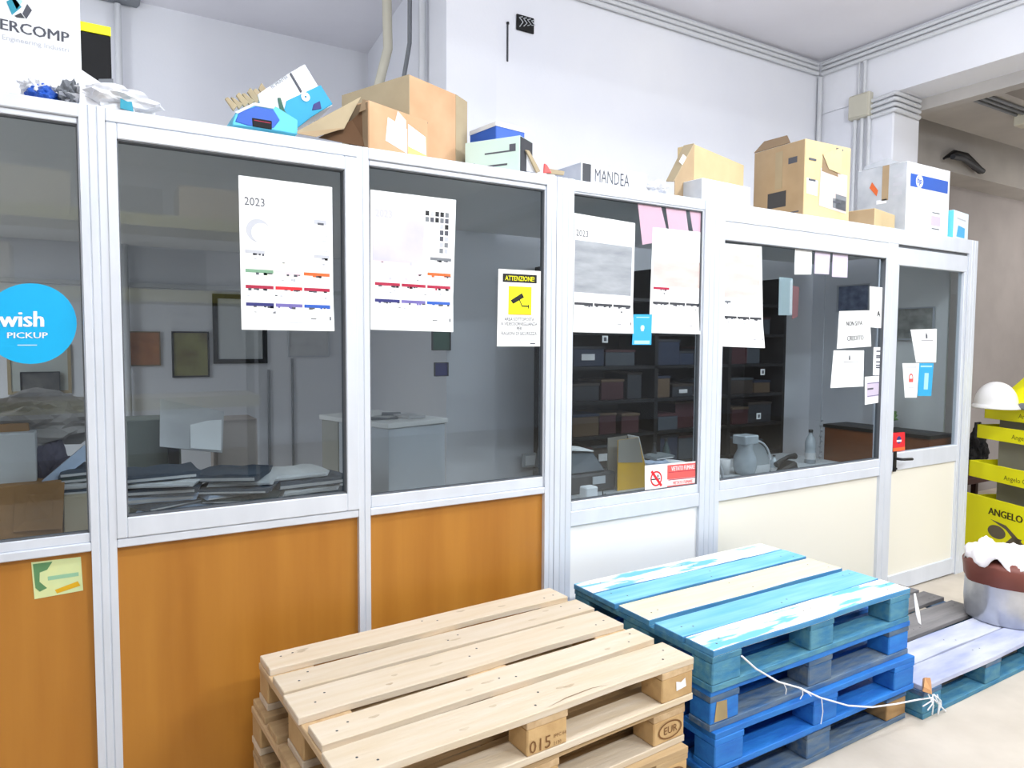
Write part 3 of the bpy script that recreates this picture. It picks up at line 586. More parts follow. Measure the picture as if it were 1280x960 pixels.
# pale green flat box
q = at(650, 169, Y=2.57); r = thing('flat_carton', 'pale green long flat carton right of the large cardboard box', 'box', (q.x, q.y, ZR), R_(-31.7+180)); hh = q.z-ZR; L_ = .27
r.rotation_euler = (0, 0, math.atan2(.85, -.525)); MB().mat(grn_s).box(0, L_, -.12, 0, 0, hh).build('box_body', r, bevel=.002); MB().mat(dgrey).box(-.002, 0, -.118, -.002, .004, hh-.004).build('end_panel', r)
for a, b, c_, d_ in [(.05, .17, .6, .64), (.06, .19, .25, .3)]: MB().mat(ink).box(a, b, .0, .001, hh*c_, hh*d_).build('print', r)
MB().mat(ink).box(.02, .05, 0, .001, hh*.6, hh*.8).build('print', r); MB().mat(ink).box(.22, .255, 0, .001, hh*.1, hh*.4).build('print', r)
r, w, hh = carton('blue_carton', 'blue carton with white rim behind the pale green flat one', 'box', 620, 152, 2.78, 8, 656, .2, blue)
MB().mat(whitef).box(-.002, w+.002, -.003, .2, hh-.018, hh+.002).build('rim', r)
# torn scraps
r = thing('carton_scrap', 'torn grey and red carton scrap on the roof near the double post', 'scrap', (at(672, 210, Y=2.58).x, 2.58, ZR))
quad_box(r, 'torn_flap', [(657, 187), (662, 188), (676, 214), (671, 216)], 2.58, .01, kraft_g, 0); quad_box(r, 'torn_flap', [(681, 204), (684, 206), (690, 216), (680, 216)], 2.59, .01, pinkr, 0); quad_box(r, 'torn_flap', [(684, 210), (706, 214), (705, 219), (684, 217)], 2.60, .01, kraft_g, 0); quad_box(r, 'paper_face', [(655, 192), (660, 190), (673, 216), (655, 214)], 2.60, .05, whitef, 0)
# white printed box with black stripe
r, w, hh = carton('white_carton', 'white carton with black stripe and large outlined lettering', 'box', 727, 202, 2.60, 3, 809, .2, boxw)
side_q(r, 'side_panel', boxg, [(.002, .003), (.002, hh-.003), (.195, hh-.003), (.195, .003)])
label_q(r, 'print', dgrey, [(.006, hh*.1), (.055, hh*.1), (.055, hh*.95), (.006, hh*.95)])
m = MB().mat(ink); m.text('MANDEA', lambda a, b: Vector((.075+a, -.0016, hh*.22+b)), .085, .0, sx=.62); m.build('lettering', r)
MB().mat(boxw).slab([(.2, 0, hh), (w, 0, hh), (w, .06, hh+.01), (.2, .05, hh+.018)], .004).build('flap', r)
# tan box with sloping flap, white box before it
r, w, hh = carton('cardboard_box', 'tan cardboard box with taped flap sloping down behind the white carton', 'box', 868, 180, 2.72, 16, 930, .10, kraft_y, h=None)
MB().mat(kraft_g).slab([(0, 0, hh), (-.20, .0, hh*.30), (-.19, .05, hh*.33), (0, .06, hh)], .005).build('flap', r); MB().mat(boxw).slab([(-.12, .0, hh*.60), (-.12, .02, hh*.66), (-.08, .02, hh*.80), (-.08, .0, hh*.74)], .002).build('tape', r)
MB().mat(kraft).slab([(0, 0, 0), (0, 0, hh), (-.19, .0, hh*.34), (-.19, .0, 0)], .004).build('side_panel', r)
r, w, hh = carton('white_carton', 'plain white low carton in front of the tan sloping-flap box', 'box', 878, 222, 2.57, 4, 938, .13, boxw)
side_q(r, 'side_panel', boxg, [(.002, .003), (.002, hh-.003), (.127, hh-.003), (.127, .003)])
clump('paper_scrap', 'crumpled white paper wad between the two white cartons', 'scrap', 822, 232, 2.60, .05, .05, .035, whitef, 11, .35)
# big tan torn box
r, w, hh = carton('cardboard_box', 'large pale tan carton with torn front showing a printed picture', 'box', 1007, 173, 2.565, -2, 1064, .36, kraft_y)
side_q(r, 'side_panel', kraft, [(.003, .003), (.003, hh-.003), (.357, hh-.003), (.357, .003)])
side_q(r, 'print', dgrey, [(.12, hh*.17), (.12, hh*.38), (.25, hh*.38), (.25, hh*.17)], 'dark printed square', -.003)
side_q(r, 'print', kraft_g, [(.15, hh*.42), (.15, hh*.92), (.20, hh*.92), (.20, hh*.42)], None, -.0025); side_q(r, 'print', ink, [(.05, hh*.72), (.05, hh*.80), (.11, hh*.80), (.11, hh*.72)], None, -.0025); side_q(r, 'print', ink, [(.03, hh*.06), (.03, hh*.08), (.09, hh*.08), (.09, hh*.06)], None, -.0025)
MB().mat(kraft_in).slab([(.0, .10, hh), (.0, .36, hh), (.06, .34, hh+.07), (.045, .16, hh+.06)], .005).build('flap', r)
pr_ = mat('printed picture', (226, 206, 196), .7, rgb2=(196, 180, 178), scale=18); label_q(r, 'picture', pr_, [(w*.32, hh*.16), (w*.93, hh*.10), (w*.93, hh*.62), (w*.34, hh*.66)], 'printed picture behind the torn front')
label_q(r, 'tear', kraft_in, [(w*.36, hh*.62), (w*.72, hh*.58), (w*.70, hh*.66), (w*.38, hh*.84)], None, -.0025); label_q(r, 'torn_flap', kraft_y, [(w*.36, hh*.84), (w*.50, hh*.66), (w*.78, hh*.62), (w*.78, hh*.98)], None, -.006)
label_q(r, 'label', boxw, [(w*.05, hh*.30), (w*.28, hh*.28), (w*.28, hh*.48), (w*.05, hh*.50)], 'white label')
for a, b in [(.08, .75), (.08, .48), (.66, .95), (.62, .24)]: label_q(r, 'print', ink, [(w*a, hh*b-.006), (w*a+.06, hh*b-.007), (w*a+.06, hh*b+.004), (w*a, hh*b+.005)], None, -.003)
for a in (.62, .68): label_q(r, 'print', grey, [(w*a, hh*.16), (w*.92, hh*.13), (w*.92, hh*(a-.35)), (w*a, hh*(a-.33))], None, -.002)
# small tan box
r, w, hh = carton('cardboard_box', 'small low tan cardboard box between the torn carton and the hp carton', 'box', 1094, 260, 2.57, 12, 1119, .2, kraft_y)
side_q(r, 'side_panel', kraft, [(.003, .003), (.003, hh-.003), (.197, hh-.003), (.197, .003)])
# HP carton
r, w, hh = carton('white_carton', 'tall white hp carton with blue band near the right end', 'box', 1135, 201, 2.60, 0, 1188, .34, boxw)
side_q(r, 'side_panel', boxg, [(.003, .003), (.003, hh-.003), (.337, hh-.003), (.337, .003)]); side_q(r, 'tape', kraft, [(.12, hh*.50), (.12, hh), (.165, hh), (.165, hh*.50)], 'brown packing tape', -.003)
side_q(r, 'label', ora, [(.19, hh*.66), (.20, hh*.58), (.25, hh*.72), (.235, hh*.80)], 'orange diamond label', -.003); side_q(r, 'label', boxw, [(.13, hh*.46), (.13, hh*.52), (.2, hh*.52), (.2, hh*.46)], None, -.003)
MB().mat(boxg).slab([(0, .05, hh), (0, .30, hh), (.02, .30, hh+.03), (.02, .15, hh+.05)], .003).build('flap', r)
for v in (.55, .68, .8): side_q(r, 'print', ink_l, [(.03, hh*v), (.03, hh*v+.02), (.09, hh*v+.02), (.09, hh*v)], None, -.003)
label_q(r, 'band', blue, [(w*.07, hh*.66), (w*.95, hh*.66), (w*.95, hh*.84), (w*.07, hh*.84)], 'blue printed band')
m = MB().mat(paper); m.lathe([(.0001, 0), (.042, 0)], (0, 0, 0), 24); m.v = [(w*.27+v[0], -.0025, hh*.75+v[1]) for v in m.v]; m.build('logo', r)
m = MB().mat(blue); m.text('hp', lambda a, b: Vector((w*.27-.032+a+b*.25, -.0032, hh*.75-.014+b)), .058, .0015); m.build('lettering', r)
label_q(r, 'label', lilac, [(w*.58, hh*.16), (w*.80, hh*.16), (w*.80, hh*.30), (w*.58, hh*.30)])
for v in (.34, .11): label_q(r, 'print', ink, [(w*.6, hh*v), (w*.78, hh*v), (w*.78, hh*v+.006), (w*.6, hh*v+.006)])
r, w, hh = carton('blue_carton', 'small light blue and white carton at the right end of the roof', 'box', 1193, 262, 2.57, 8, 1211, .12, mat('white ice carton', (226, 240, 248), .6))
side_q(r, 'side_panel', blue_l, [(.002, .002), (.002, hh-.002), (.118, hh-.002), (.118, .002)]); label_q(r, 'print', MATS['sky blue card'], [(w*.2, hh*.1), (w*.75, hh*.1), (w*.75, hh*.45), (w*.3, hh*.5)]); label_q(r, 'print', ink_l, [(w*.2, hh*.72), (w*.8, hh*.7), (w*.8, hh*.74), (w*.2, hh*.76)])
# ================================================================== PALLETS
def pallet(label, loc, rz, boards, bmats, cross, block, bottom, group, nails=True, blockmats=None, L=1.2):
    r = thing('wooden_pallet', label, 'pallet', loc, R_(rz), group)
    W_ = max(b[1] for b in boards)
    for (y0, y1), m_ in zip(boards, bmats):
        rnd = random.Random(hash((label, y0)) if False else int(y0*1000)+len(label)); e = [rnd.uniform(-.008, .008) for _ in range(4)]
        b = MB().mat(m_); n = 8; vs = []
        for i in range(n+1):                                           # slightly wavy sawn edges
            x = L*i/n+(e[0] if i == 0 else e[1] if i == n else 0); wv = .003*math.sin(i*1.3+y0*20)
            for (yy, zz) in ((y0+wv, .122), (y1+wv*.5, .122), (y1+wv*.5, .144), (y0+wv, .144)): vs.append((x, yy, zz))
        fs = [(3, 2, 1, 0), (n*4, n*4+1, n*4+2, n*4+3)]
        for i in range(n):
            for k in range(4): fs.append((i*4+k, i*4+(k+1) % 4, i*4+4+(k+1) % 4, i*4+4+k))
        b.raw(vs, fs)
        if m_ in (bl_w, bl_c, bl_a):
            b.mat(bl_k); b.m = [b.mi if i < 2 or (i-2) % 4 in (1, 3) else 0 for i in range(len(fs))]  # blue edge paint, toned darker than the tops to put in shade
        bo = b.build('top_board', r, bevel=.002)
        if nails:
            nm = MB().mat(dgrey)
            for x in (.06, .10, .58, .63, 1.10, 1.15):
                yy = y0+.03+(y1-y0-.06)*rnd.random(); nm.lathe([(.0001, .1447), (.0038, .1446)], (x, yy, 0), 8)
            nm.build('nail_heads', bo)
            if m_ is pine:
                for _ in range(4):
                    xx = rnd.uniform(.1, 1.1); yy = y0+.025+(y1-y0-.05)*rnd.random(); ra = rnd.uniform(.008, .026)
                    MB().mat(mat('knot stain', (176, 156, 130), .9, rgb2=(206, 190, 166), scale=20)).face([(xx+ra*math.cos(t), yy+.006*math.sin(t)*(1+.3*math.sin(3*t)), .1444) for t in [k*math.pi/6 for k in range(12)]]).build('knot', bo)
    for x in (0, L/2-.0725, L-.145): MB().box(x, x+.145, 0, W_, .100, .122).build('cross_board', r, cross, bevel=.002)
    k = 0
    for x in (0, L/2-.0725, L-.145):
        for (a, b_) in ((0, .10), (W_/2-.0725, W_/2+.0725), (W_-.10, W_)):
            MB().box(x+.002, x+.143, a+.001, b_-.001, .022, .100).build('block', r, (blockmats or {}).get(k, block), bevel=.004); k += 1
    for (a, b_) in ((0, .10), (W_/2-.0725, W_/2+.0725), (W_-.10, W_)): MB().box(0, L, a, b_, 0, .022).build('bottom_board', r, bottom, bevel=.002)
    return r
WB = [(0, .142), (.173, .285), (.333, .483), (.502, .619), (.665, .787)]
STD = [(0, .145), (.173, .273), (.321, .466), (.514, .614), (.642, .787)]
def stamp(r, txts, x0, y=-.001, z0=.03, size=.03, m_=None):
    m = MB().mat(m_ or mat('burnt stamp', (120, 82, 44), .9))
    for i, (t, dx, dz, s_) in enumerate(txts): m.text(t, lambda a, b: Vector((x0+dx+a, y, z0+dz+b)), s_)
    m.build('stamp', r)
wr = 2.6
gW = 'bare pine pallets stacked in front of the wood panels'
wx, wy = .492, 1.572
pt = pallet('bare pine pallet on top of the brown pallet stack', (wx, wy, .432), wr, WB, [pine]*5, pine_x, pine_b, pine, gW)
stamp(pt, [('015', 0, 0, .052), ('IPPC 64', .085, .022, .014), ('2130', .085, .0, .014)], .535); MB().mat(boxw).face([(1.12, -.001, .05), (1.165, -.001, .055), (1.16, -.001, .085), (1.14, -.001, .075), (1.118, -.001, .082)]).build('paint_smudge', pt)
MB().mat(kraft_in).face([(.60, .004, .1446), (.68, .016, .1446), (.78, .02, .1446), (.84, .010, .1446), (.78, .024, .1446), (.68, .021, .1446)]).build('split', pt)
p2 = pallet('second pine pallet from the top of the brown stack', (wx-.02, wy+.008, .288), wr+.3, STD, [pine_old]*5, pine_x, pine_b, pine, gW)
def ring(r, x, y, z, a, b, m_):
    m = MB().mat(m_); n = 28
    for k in range(n):
        t0 = k*2*math.pi/n; t1 = (k+1)*2*math.pi/n
        m.face([(x+a*math.cos(t0), y, z+b*math.sin(t0)), (x+a*math.cos(t1), y, z+b*math.sin(t1)), (x+a*.88*math.cos(t1), y, z+b*.84*math.sin(t1)), (x+a*.88*math.cos(t0), y, z+b*.84*math.sin(t0))])
    m.text('EUR', lambda u, v: Vector((x-.03+u, y, z-.012+v)), .035); m.build('stamp', r)
ring(p2, 1.13, -.001, .062, .055, .03, MATS['burnt stamp'])
p3 = pallet('third pine pallet from the top of the brown stack', (wx-.03, wy-.004, .144), wr-.4, STD, [pine_old]*5, pine_old, pine_b, pine_old, gW); ring(p3, 1.13, -.001, .062, .055, .03, MATS['burnt stamp'])
pallet('lowest pine pallet standing on the floor under the brown stack', (wx-.015, wy+.012, 0), wr, STD, [pine_old]*5, pine_old, pine_b, pine_old, gW)
gB = 'blue painted pallets in the stack by the white panels'
bx, by = 1.775, 1.622
BB = [(0, .133), (.137, .283), (.310, .486), (.505, .637), (.641, .775)]
b1 = pallet('light blue pallet with worn white and cream boards, topmost of the blue stack', (bx, by, .432), .6, BB, [bl_w, bl_a, bl_c, bl_a, bl_w], bl_d, bl_d, bl_d, gB)
b2 = pallet('darker blue pallet just below the worn top one of the blue stack', (bx+.005, by+.01, .288), .2, STD, [bl_r]*5, bl_e, bl_r, bl_e, gB, blockmats={3: bl_e})
b3 = pallet('royal blue pallet, second from the floor in the blue stack', (bx+.012, by-.008, .144), -.2, STD, [bl_r]*5, bl_r, bl_r, bl_r, gB)
b4 = pallet('weathered blue pallet with bare corner blocks under the blue stack', (bx+.01, by+.01, 0), .3, STD, [bl_r]*5, bl_e, bl_e, bl_e, gB, blockmats={3: bl_e, 6: mat('bare brown block', (176, 140, 92), .9, rgb2=(140, 110, 76), scale=10)})
MB().mat(mat('bare patch', (172, 148, 100), .9, rgb2=(140, 126, 98), scale=12)).slab([(.02, -.001, .03), (.085, -.001, .028), (.08, -.001, .095), (.03, -.001, .1)], .001).build('bare_patch', b2)
pallet('single weathered blue and grey pallet lying flat beside the blue stack', (3.03, 1.59, 0), 0, [(0, .142), (.152, .295), (.325, .495), (.535, .655), (.68, .80)], [bl_l, bl_l, gr_w, gr_w, gr_w], bl_e, bl_d, bl_d, gB)
# torn chunk and string
st = [at(927, 820, Y=1.60), at(945, 836, Y=1.60), at(972, 852, Y=1.598), at(1000, 860, Y=1.598), at(1025, 872, Y=1.598), at(1060, 882, Y=1.596), at(1090, 884, Y=1.594), at(1120, 880, Y=1.59), at(1145, 875, Y=1.582), at(1165, 872, Y=1.578), at(1182, 889, Y=1.575)]
r = thing('plastic_string', 'frayed pale plastic string sagging across the blue pallet stack', 'string', st[0]); m = MB().tube([p-st[0] for p in st], .0035, 6); m.build('strand', r, whitef)
for (a, c) in [((980, 855), (982, 868)), ((1003, 862), (1000, 874)), ((1027, 874), (1026, 905)), ((1000, 861), (1014, 870))]:
    MB().tube([at(*a, Y=1.597)-st[0], at((a[0]+c[0])/2+2, (a[1]+c[1])/2, Y=1.596)-st[0], at(*c, Y=1.597)-st[0]], .002, 5).build('frayed_end', r, whitef)
random.seed(5)
for k in range(6):
    a = at(1166+random.uniform(-6, 6), 868, Y=1.583); c = at(1163+random.uniform(-10, 16), 886+random.uniform(-6, 8), Y=1.575); MB().tube([a-st[0], (a+c)/2-st[0]+Vector((.006, -.01, 0)), c-st[0]], .003, 5).build('frayed_end', r, whitef)
P0 = at(1143, 738, Y=1.63); r = thing('plastic_strip', 'torn white plastic strip hanging from the corner of the top blue pallet', 'strip', (P0.x-.05, 1.606, .430))
MB().slab([(0, 0, .135), (.012, 0, .135), (.03, -.012, .05), (.004, -.01, .05)], .002).slab([(.004, -.01, .05), (.03, -.012, .05), (.036, -.016, .0), (.018, -.014, .012)], .002).build('strip', r, whitef)
q = at(1163, 858, Z=.15); r = thing('wood_splinter', 'torn orange brown wood chip on the corner of the flat pallet', 'splinter', (q.x, q.y+.01, .145), R_(28)); MB().hexa([(-.07, -.015, 0), (.06, -.012, 0), (.075, .02, 0), (-.06, .02, 0)], [(-.06, -.01, .012), (.05, -.008, .02), (.06, .012, .012), (-.05, .015, .016)]).build('chip', r, mat('torn brown wood', (206, 150, 100), .9))
# ================================================================== DRUM, DISPLAY STAND
dc = (4.20, 1.80); r = thing('metal_drum', 'shiny crinkled metal drum wrapped in brown and white film on the flat pallet', 'drum', (dc[0], dc[1], .144), R_(20))
wob = lambda a, z: .02*math.sin(a*7+z*9)+.012*math.sin(a*13-z*20)
m = MB(); m.lathe([(.0, 0), (.178, 0), (.185, .01), (.188, .10), (.185, .18), (.188, .24)], n=56, wob=lambda a, z: wob(a, z) if 0 < z else 0); m.build('drum_body', r, steel)
m = MB().mat(brownp); m.lathe([(.192, .205), (.197, .215), (.202, .26), (.205, .30), (.19, .325), (.12, .335), (.0, .34)], n=48, wob=lambda a, z: .03*math.sin(a*5+z*12)+.02*math.sin(a*9)); 
o = m.build('brown_film', r)
m = MB().mat(cloth); n = 26; vs = []; fs = []
for j in range(n+1):
    for i in range(n+1):
        u = -1+2*i/n; v = -1+2*j/n; rr = math.hypot(u, v); p = Vector((u*.20, v*.20, 0)); nz = noise.noise(Vector((u*2.6, v*2.6, 1)))*.07+abs(noise.noise(Vector((u*5, v*5, 4))))*.05
        z = .365+nz*.8-.12*max(0, rr-.75)**1.2*2; q_ = 1+.12*noise.noise(Vector((u*3, v*3, 8))); vs.append((p.x*q_*(1 if rr < 1 else 1/rr), p.y*q_*(1 if rr < 1 else 1/rr), max(z, .30)))
for j in range(n):
    for i in range(n): k = j*(n+1)+i; fs.append((k, k+1, k+n+2, k+n+1))
m.smooth = True; m.raw(vs, fs); o = m.build('cloth_cover', r); o.modifiers.new('solid', 'SOLIDIFY').thickness = .006
for k, (a, zz, s_) in enumerate([(-2.1, .27, .04), (-1.6, .25, .04), (-1.3, .29, .05), (-2.45, .30, .035)]):
    x = .20*math.cos(a); y = .20*math.sin(a); cv, cf = crumple(s_, s_, s_*.6, 20+k, .4, 3, 2, False); MB().mat(whitef).raw([(x+v[0], y+v[1]*.6, zz+v[2]) for v in cv], cf).build('film_patch', r)
# display stand
SX, SY = 6.04, 2.79; sa = math.atan2(-.927, -.375)
r = thing('display_stand', 'yellow and grey cardboard shop display stand with stacked shelves', 'display stand', (SX, SY, 0), sa)
zz = lambda y: at(1224, y, X=5.9).z
card_g = mat('grey stand card', (172, 170, 162), .8, rgb2=(156, 154, 148), scale=3)
WS = .62
MB().box(.03, WS-.03, .10, .44, .0, zz(508)).build('stand_body', r, card_g, bevel=.004)
tz = [(508, 524, .0), (532, 549, -.05), (578, 598, -.10)]
for (a, b, off) in tz:
    z1, z0 = zz(a), zz(b); m = MB().mat(yel); m.box(-.01+off*.2, WS, off, off+.012, z0, z1).box(-.01+off*.2, .004+off*.2, off, .44, z0, z1).box(WS-.01, WS, off, .44, z0, z1); sh = m.build('shelf_lip', r, bevel=.002)
    MB().mat(card_g).box(0, WS-.01, off+.012, .44, z0, z0+.012).build('shelf', r)
    t = MB().mat(mat('olive ink', (120, 116, 20), .7)); t.text('Angelo C.', lambda u, v: Vector((.30+u, off-.001, z0+.03+v)), .05); t.build('lettering', sh)
z1, z0 = zz(619), 0
m = MB().mat(yel).box(-.02, WS, -.12, -.105, z0, z1)  .box(-.02, -.006, -.105, .44, z0, z1-.02).box(WS-.014, WS, -.105, .44, z0, z1-.02); bp = m.build('front_panel', r, bevel=.002)
t = MB().mat(mat('dark olive ink', (70, 62, 12), .7)); t.text('ANGELO C.', lambda u, v: Vector((.20+u, -.1215, z1-.12+v)), .075, .003); t.build('lettering', bp)
t = MB().mat(mat('grey brown print', (110, 100, 84), .7)); n = 24
t.face([(.28+.08*math.cos(k*2*math.pi/n), -.1215, z1-.24+.05*math.sin(k*2*math.pi/n)) for k in range(n)]); t.face([(.22, -.1222, z1-.155), (.36, -.1222, z1-.17), (.56, -.1222, z1-.30), (.50, -.1222, z1-.31), (.36, -.1222, z1-.20)]); t.face([(.42, -.1222, z1-.24), (.5, -.1222, z1-.24), (.44, -.1222, z1-.33), (.36, -.1222, z1-.30)]); t.build('print', bp)
ztop = zz(508)
hd = MB().mat(yel); hd.slab([(.10, .02, ztop+.06), (WS, -.06, ztop+.02), (WS, .1, ztop+.36), (.22, .2, ztop+.30)], .012); hd.build('header_card', r)
MB().mat(grey).box(.34, WS, -.05, .1, ztop, ztop+.05).build('dark_insert', r, bevel=.01)
q = at(1245, 500, X=5.86); w_ = thing('white_helmet', 'white rounded helmet lying on top of the display stand', 'helmet', (5.86, q.y+.0, ztop), sa)
m = MB().mat(mat('glossy white shell', (248, 246, 248), .35)); prof = [(.0, .20)]+[(.13*math.sin(a), .04+.16*math.cos(a)) for a in [R_(x) for x in range(10, 91, 8)]]+[(.135, .025)]
prof.reverse(); m.lathe(prof, n=36); m.v = [(v[0]*1.15, v[1], v[2]) for v in m.v]; m.build('shell', w_)
m = MB().mat(MATS['glossy white shell']); m.lathe([(.13, .012), (.15, .0), (.15, .010), (.13, .035)], n=36); m.v = [(v[0]*1.15, v[1], v[2]) for v in m.v]; m.build('brim', w_)
MB().mat(dgrey).box(-.165, -.145, -.03, .03, .03, .05).build('buckle', w_)
# black items by the far wall
q = at(1222, 590, Y=3.6); r = thing('black_bag', 'black bag hanging behind the display stand near the far wall', 'bag', (q.x, 3.62, q.z))
cv, cf = crumple(.12, .09, .20, 31, .4, 2.5); MB().raw(cv, cf).build('bag_body', r, blackm); MB().tube([(-.05, 0, .34), (-.03, 0, .5), (.04, 0, .5), (.06, 0, .34)], .015, 6).build('strap', r, blackm)
r = thing('low_bench', 'dark brown low bench behind the door post by the far wall', 'bench', (q.x-.55, 3.45, 0)); zb = q.z
MB().box(0, 1.0, 0, .4, zb-.06, zb).build('seat', r, mat('dark bench wood', (62, 34, 30), .6), bevel=.006)
for a in (.03, .91):
    for b in (.03, .33): MB().box(a, a+.05, b, b+.05, 0, zb-.06).build('leg', r, MATS['dark bench wood'])
# ================================================================== OFFICE INTERIOR
pic_l = mat('dark photo print', (70, 72, 78), .5, rgb2=(120, 118, 116), scale=14); pic_b = mat('brown painting', (150, 92, 56), .6, rgb2=(190, 130, 84), scale=9); pic_g = mat('olive painting', (106, 92, 50), .6, rgb2=(160, 160, 96), scale=7); pic_s = mat('sky picture', (150, 160, 176), .5, rgb2=(200, 206, 214), scale=6)
def picture(label, tl, br, Y, frame, inner, fw=.02, axis='Y', mat_w=0):
    a = at(*tl, **{axis: Y}); b = at(*br, **{axis: Y})
    r = thing('framed_picture', label, 'picture', (a.x, a.y, b.z))
    if axis == 'Y': w = b.x-a.x; e = lambda u0, u1, y0, y1, z0, z1: (u0, u1, -y1, -y0, z0, z1)
    else: w = a.y-b.y; e = lambda u0, u1, y0, y1, z0, z1: (-y1, -y0, -u1, -u0, z0, z1)
    h_ = a.z-b.z; m = MB()
    for q in [(0, fw, .002, .02, 0, h_), (w-fw, w, .002, .02, 0, h_), (fw, w-fw, .002, .02, 0, fw), (fw, w-fw, .002, .02, h_-fw, h_)]: m.box(*e(*q))
    m.build('frame', r, frame)
    k = fw+mat_w
    if mat_w: MB().box(*e(fw, w-fw, .002, .008, fw, h_-fw)).build('mount', r, paper_o)
    MB().box(*e(k, w-k, .002, .011, k, h_-k)).build('picture', r, inner); return r
picture('small brown painting left of the olive painting on the recess wall', (152, 414), (201, 457), YR, kraft_in, pic_b, .008)
picture('olive green painting beside the black-framed certificate', (214, 414), (262, 471), YR, blackm, pic_g, .012)
picture('black-framed certificate on the recess wall', (265, 367), (334, 454), YR, blackm, mat('certificate paper', (206, 210, 212), .7), .035)
picture('faint pale framed print right of the black-framed certificate', (359, 404), (411, 446), YR, lgrey, paper_o, .012)
picture('gold-framed picture behind the round blue sticker', (8, 430), (90, 491), YR, kraft_g, mat('pale print', (190, 194, 190), .7), .02)
picture('dark photo overlapping the gold-framed picture', (25, 465), (76, 493), YR-.03, dgrey, pic_l, .006)
picture('small dark green plaque on the column wall', (539, 414), (562, 438), 3.86, dgrey, mat('dark green print', (30, 64, 60), .6), .004)
picture('small navy plaque below the dark green one', (542, 453), (559, 470), 3.86, dgrey, navy, .004)
picture('framed blue photo on the pillar seen through the fifth window', (1048, 357), (1088, 389), 5.4, lgrey, mat('blue photo', (70, 84, 120), .5, rgb2=(150, 166, 196), scale=16), .012, 'X')
picture('grey landscape print hung on the office side behind the door glass', (1122, 385), (1168, 425), 5.245, lgrey, mat('grey landscape', (110, 112, 110), .6, rgb2=(190, 190, 184), scale=16), .01, 'X')
# white cabinet/counter
c0 = at(485, 530, Z=1.22); r = thing('white_counter', 'white high cabinet with papers on top in front of the column', 'cabinet', (c0.x, c0.y, 0), R_(16))
cgl = mat('grey white laminate', (206, 212, 220), .5)
MB().box(.01, .37, .01, .43, 0, 1.195).build('cabinet_body', r, cgl, bevel=.003); MB().box(0, .382, 0, .60, 1.195, 1.22).build('cabinet_top', r, lamw, bevel=.003)
MB().box(.01, .37, .435, .59, 0, 1.195).build('side_unit', r, mat('beige grey laminate', (170, 168, 158), .5), bevel=.003)
for k in range(4):
    o = MB().box(-.07, .07, -.05, .05, 0, .004+.003*k).build('paper_sheet', None, paper_o if k % 2 else grey); o.location = (c0.x+.05+.05*k, c0.y+.22+.06*(k % 3), 1.222); o.rotation_euler = (0, 0, k*.6); tag(o, ['paper slip nearest the left on the white cabinet', 'grey slip second on the white cabinet', 'third paper slip on the white cabinet', 'grey slip at the far right of the white counter'][k], 'paper', 'slips on the white cabinet')
# grey upright panel right of the counter in window 3
r = thing('wall_socket_box', 'small white trunking box low at the right of the third window', 'socket', (at(660, 575, Y=3.85).x, 3.855, at(660, 583, Y=3.855).z)); MB().box(-.05, .05, -.03, 0, 0, .09).build('box_body', r, lgrey, bevel=.004); MB().box(-.035, .035, -.034, -.03, .015, .075).build('box_lid', r, boxw)
# desk for papers
r = thing('paper_desk', 'long grey desk carrying the heap of paperwork behind the windows', 'desk', (-1.5, 2.72, 0)); MB().box(0, 2.5, 0, .85, .76, .79).build('desk_top', r, mat('grey desk laminate', (150, 152, 150), .5), bevel=.003)
for a in (.03, 1.2, 2.42):
    for b in (.05, .75): MB().box(a, a+.05, b, b+.05, 0, .76).build('leg', r, dgrey)
fold = [mat('slate folder', (70, 82, 98), .7), mat('pale blue paper', (176, 192, 216), .75), paper_o, mat('white copy paper', (236, 238, 240), .7), mat('dark teal folder', (52, 72, 74), .7), mat('grey folder', (110, 118, 122), .7)]
rnd = random.Random(11); lv = {}
PLACES = ['lying at the left of the heap behind the second window', 'in the middle of the heap behind the second window', 'at the right of the heap behind the second window']
ADJ = ['slate', 'pale blue', 'aged white', 'white', 'dark teal', 'grey']
cnt = {}
def sheaf(x, y, z, w, d, h, rz, mt, label, tilt=(0, 0)):
    r = thing('paper_folder', label, 'folder', (x, y, z), R_(rz), 'paperwork heaped on the desk'); r.rotation_euler = (R_(tilt[0]), R_(tilt[1]), R_(rz))
    m = MB().mat(mt); n = 6; vs = []
    def prof(i, top): return (.008*math.sin(i*1.1+x*9) if top else .004*math.sin(i*1.1+x*9))
    for top in (0, 1):
        for j in range(n+1):
            for i in range(n+1): vs.append((-w/2+w*i/n+(.01 if top else 0), -d/2+d*j/n, (h if top else 0)+abs(prof(i+j*.3, top))*(1 if top else .5)))
    N = (n+1)**2; fs = []
    for j in range(n):
        for i in range(n): k = j*(n+1)+i; fs.append((k+n+1, k+n+2, k+1, k)); fs.append((N+k, N+k+1, N+k+n+2, N+k+n+1))
    for i in range(n):
        fs.append((i, i+1, N+i+1, N+i)); k = n*(n+1)+i; fs.append((k+1, k, N+k, N+k+1)); k = i*(n+1); fs.append((k+n+1, k, N+k, N+k+n+1)); k = i*(n+1)+n; fs.append((k, k+n+1, N+k+n+1, N+k))
    m.raw(vs, fs); m.build('cover', r)
    MB().mat(paper_o).box(-w/2+.006, w/2-.01, -d/2-.004, d/2-.01, h*.25, h*.7).build('pages', r)
    return r
ORD = ['lowest', 'second from the bottom', 'third from the bottom', 'fourth from the bottom', 'fifth from the bottom', 'sixth from the bottom', 'seventh from the bottom', 'eighth from the bottom', 'ninth from the bottom', 'tenth from the bottom', 'eleventh from the bottom', 'topmost']
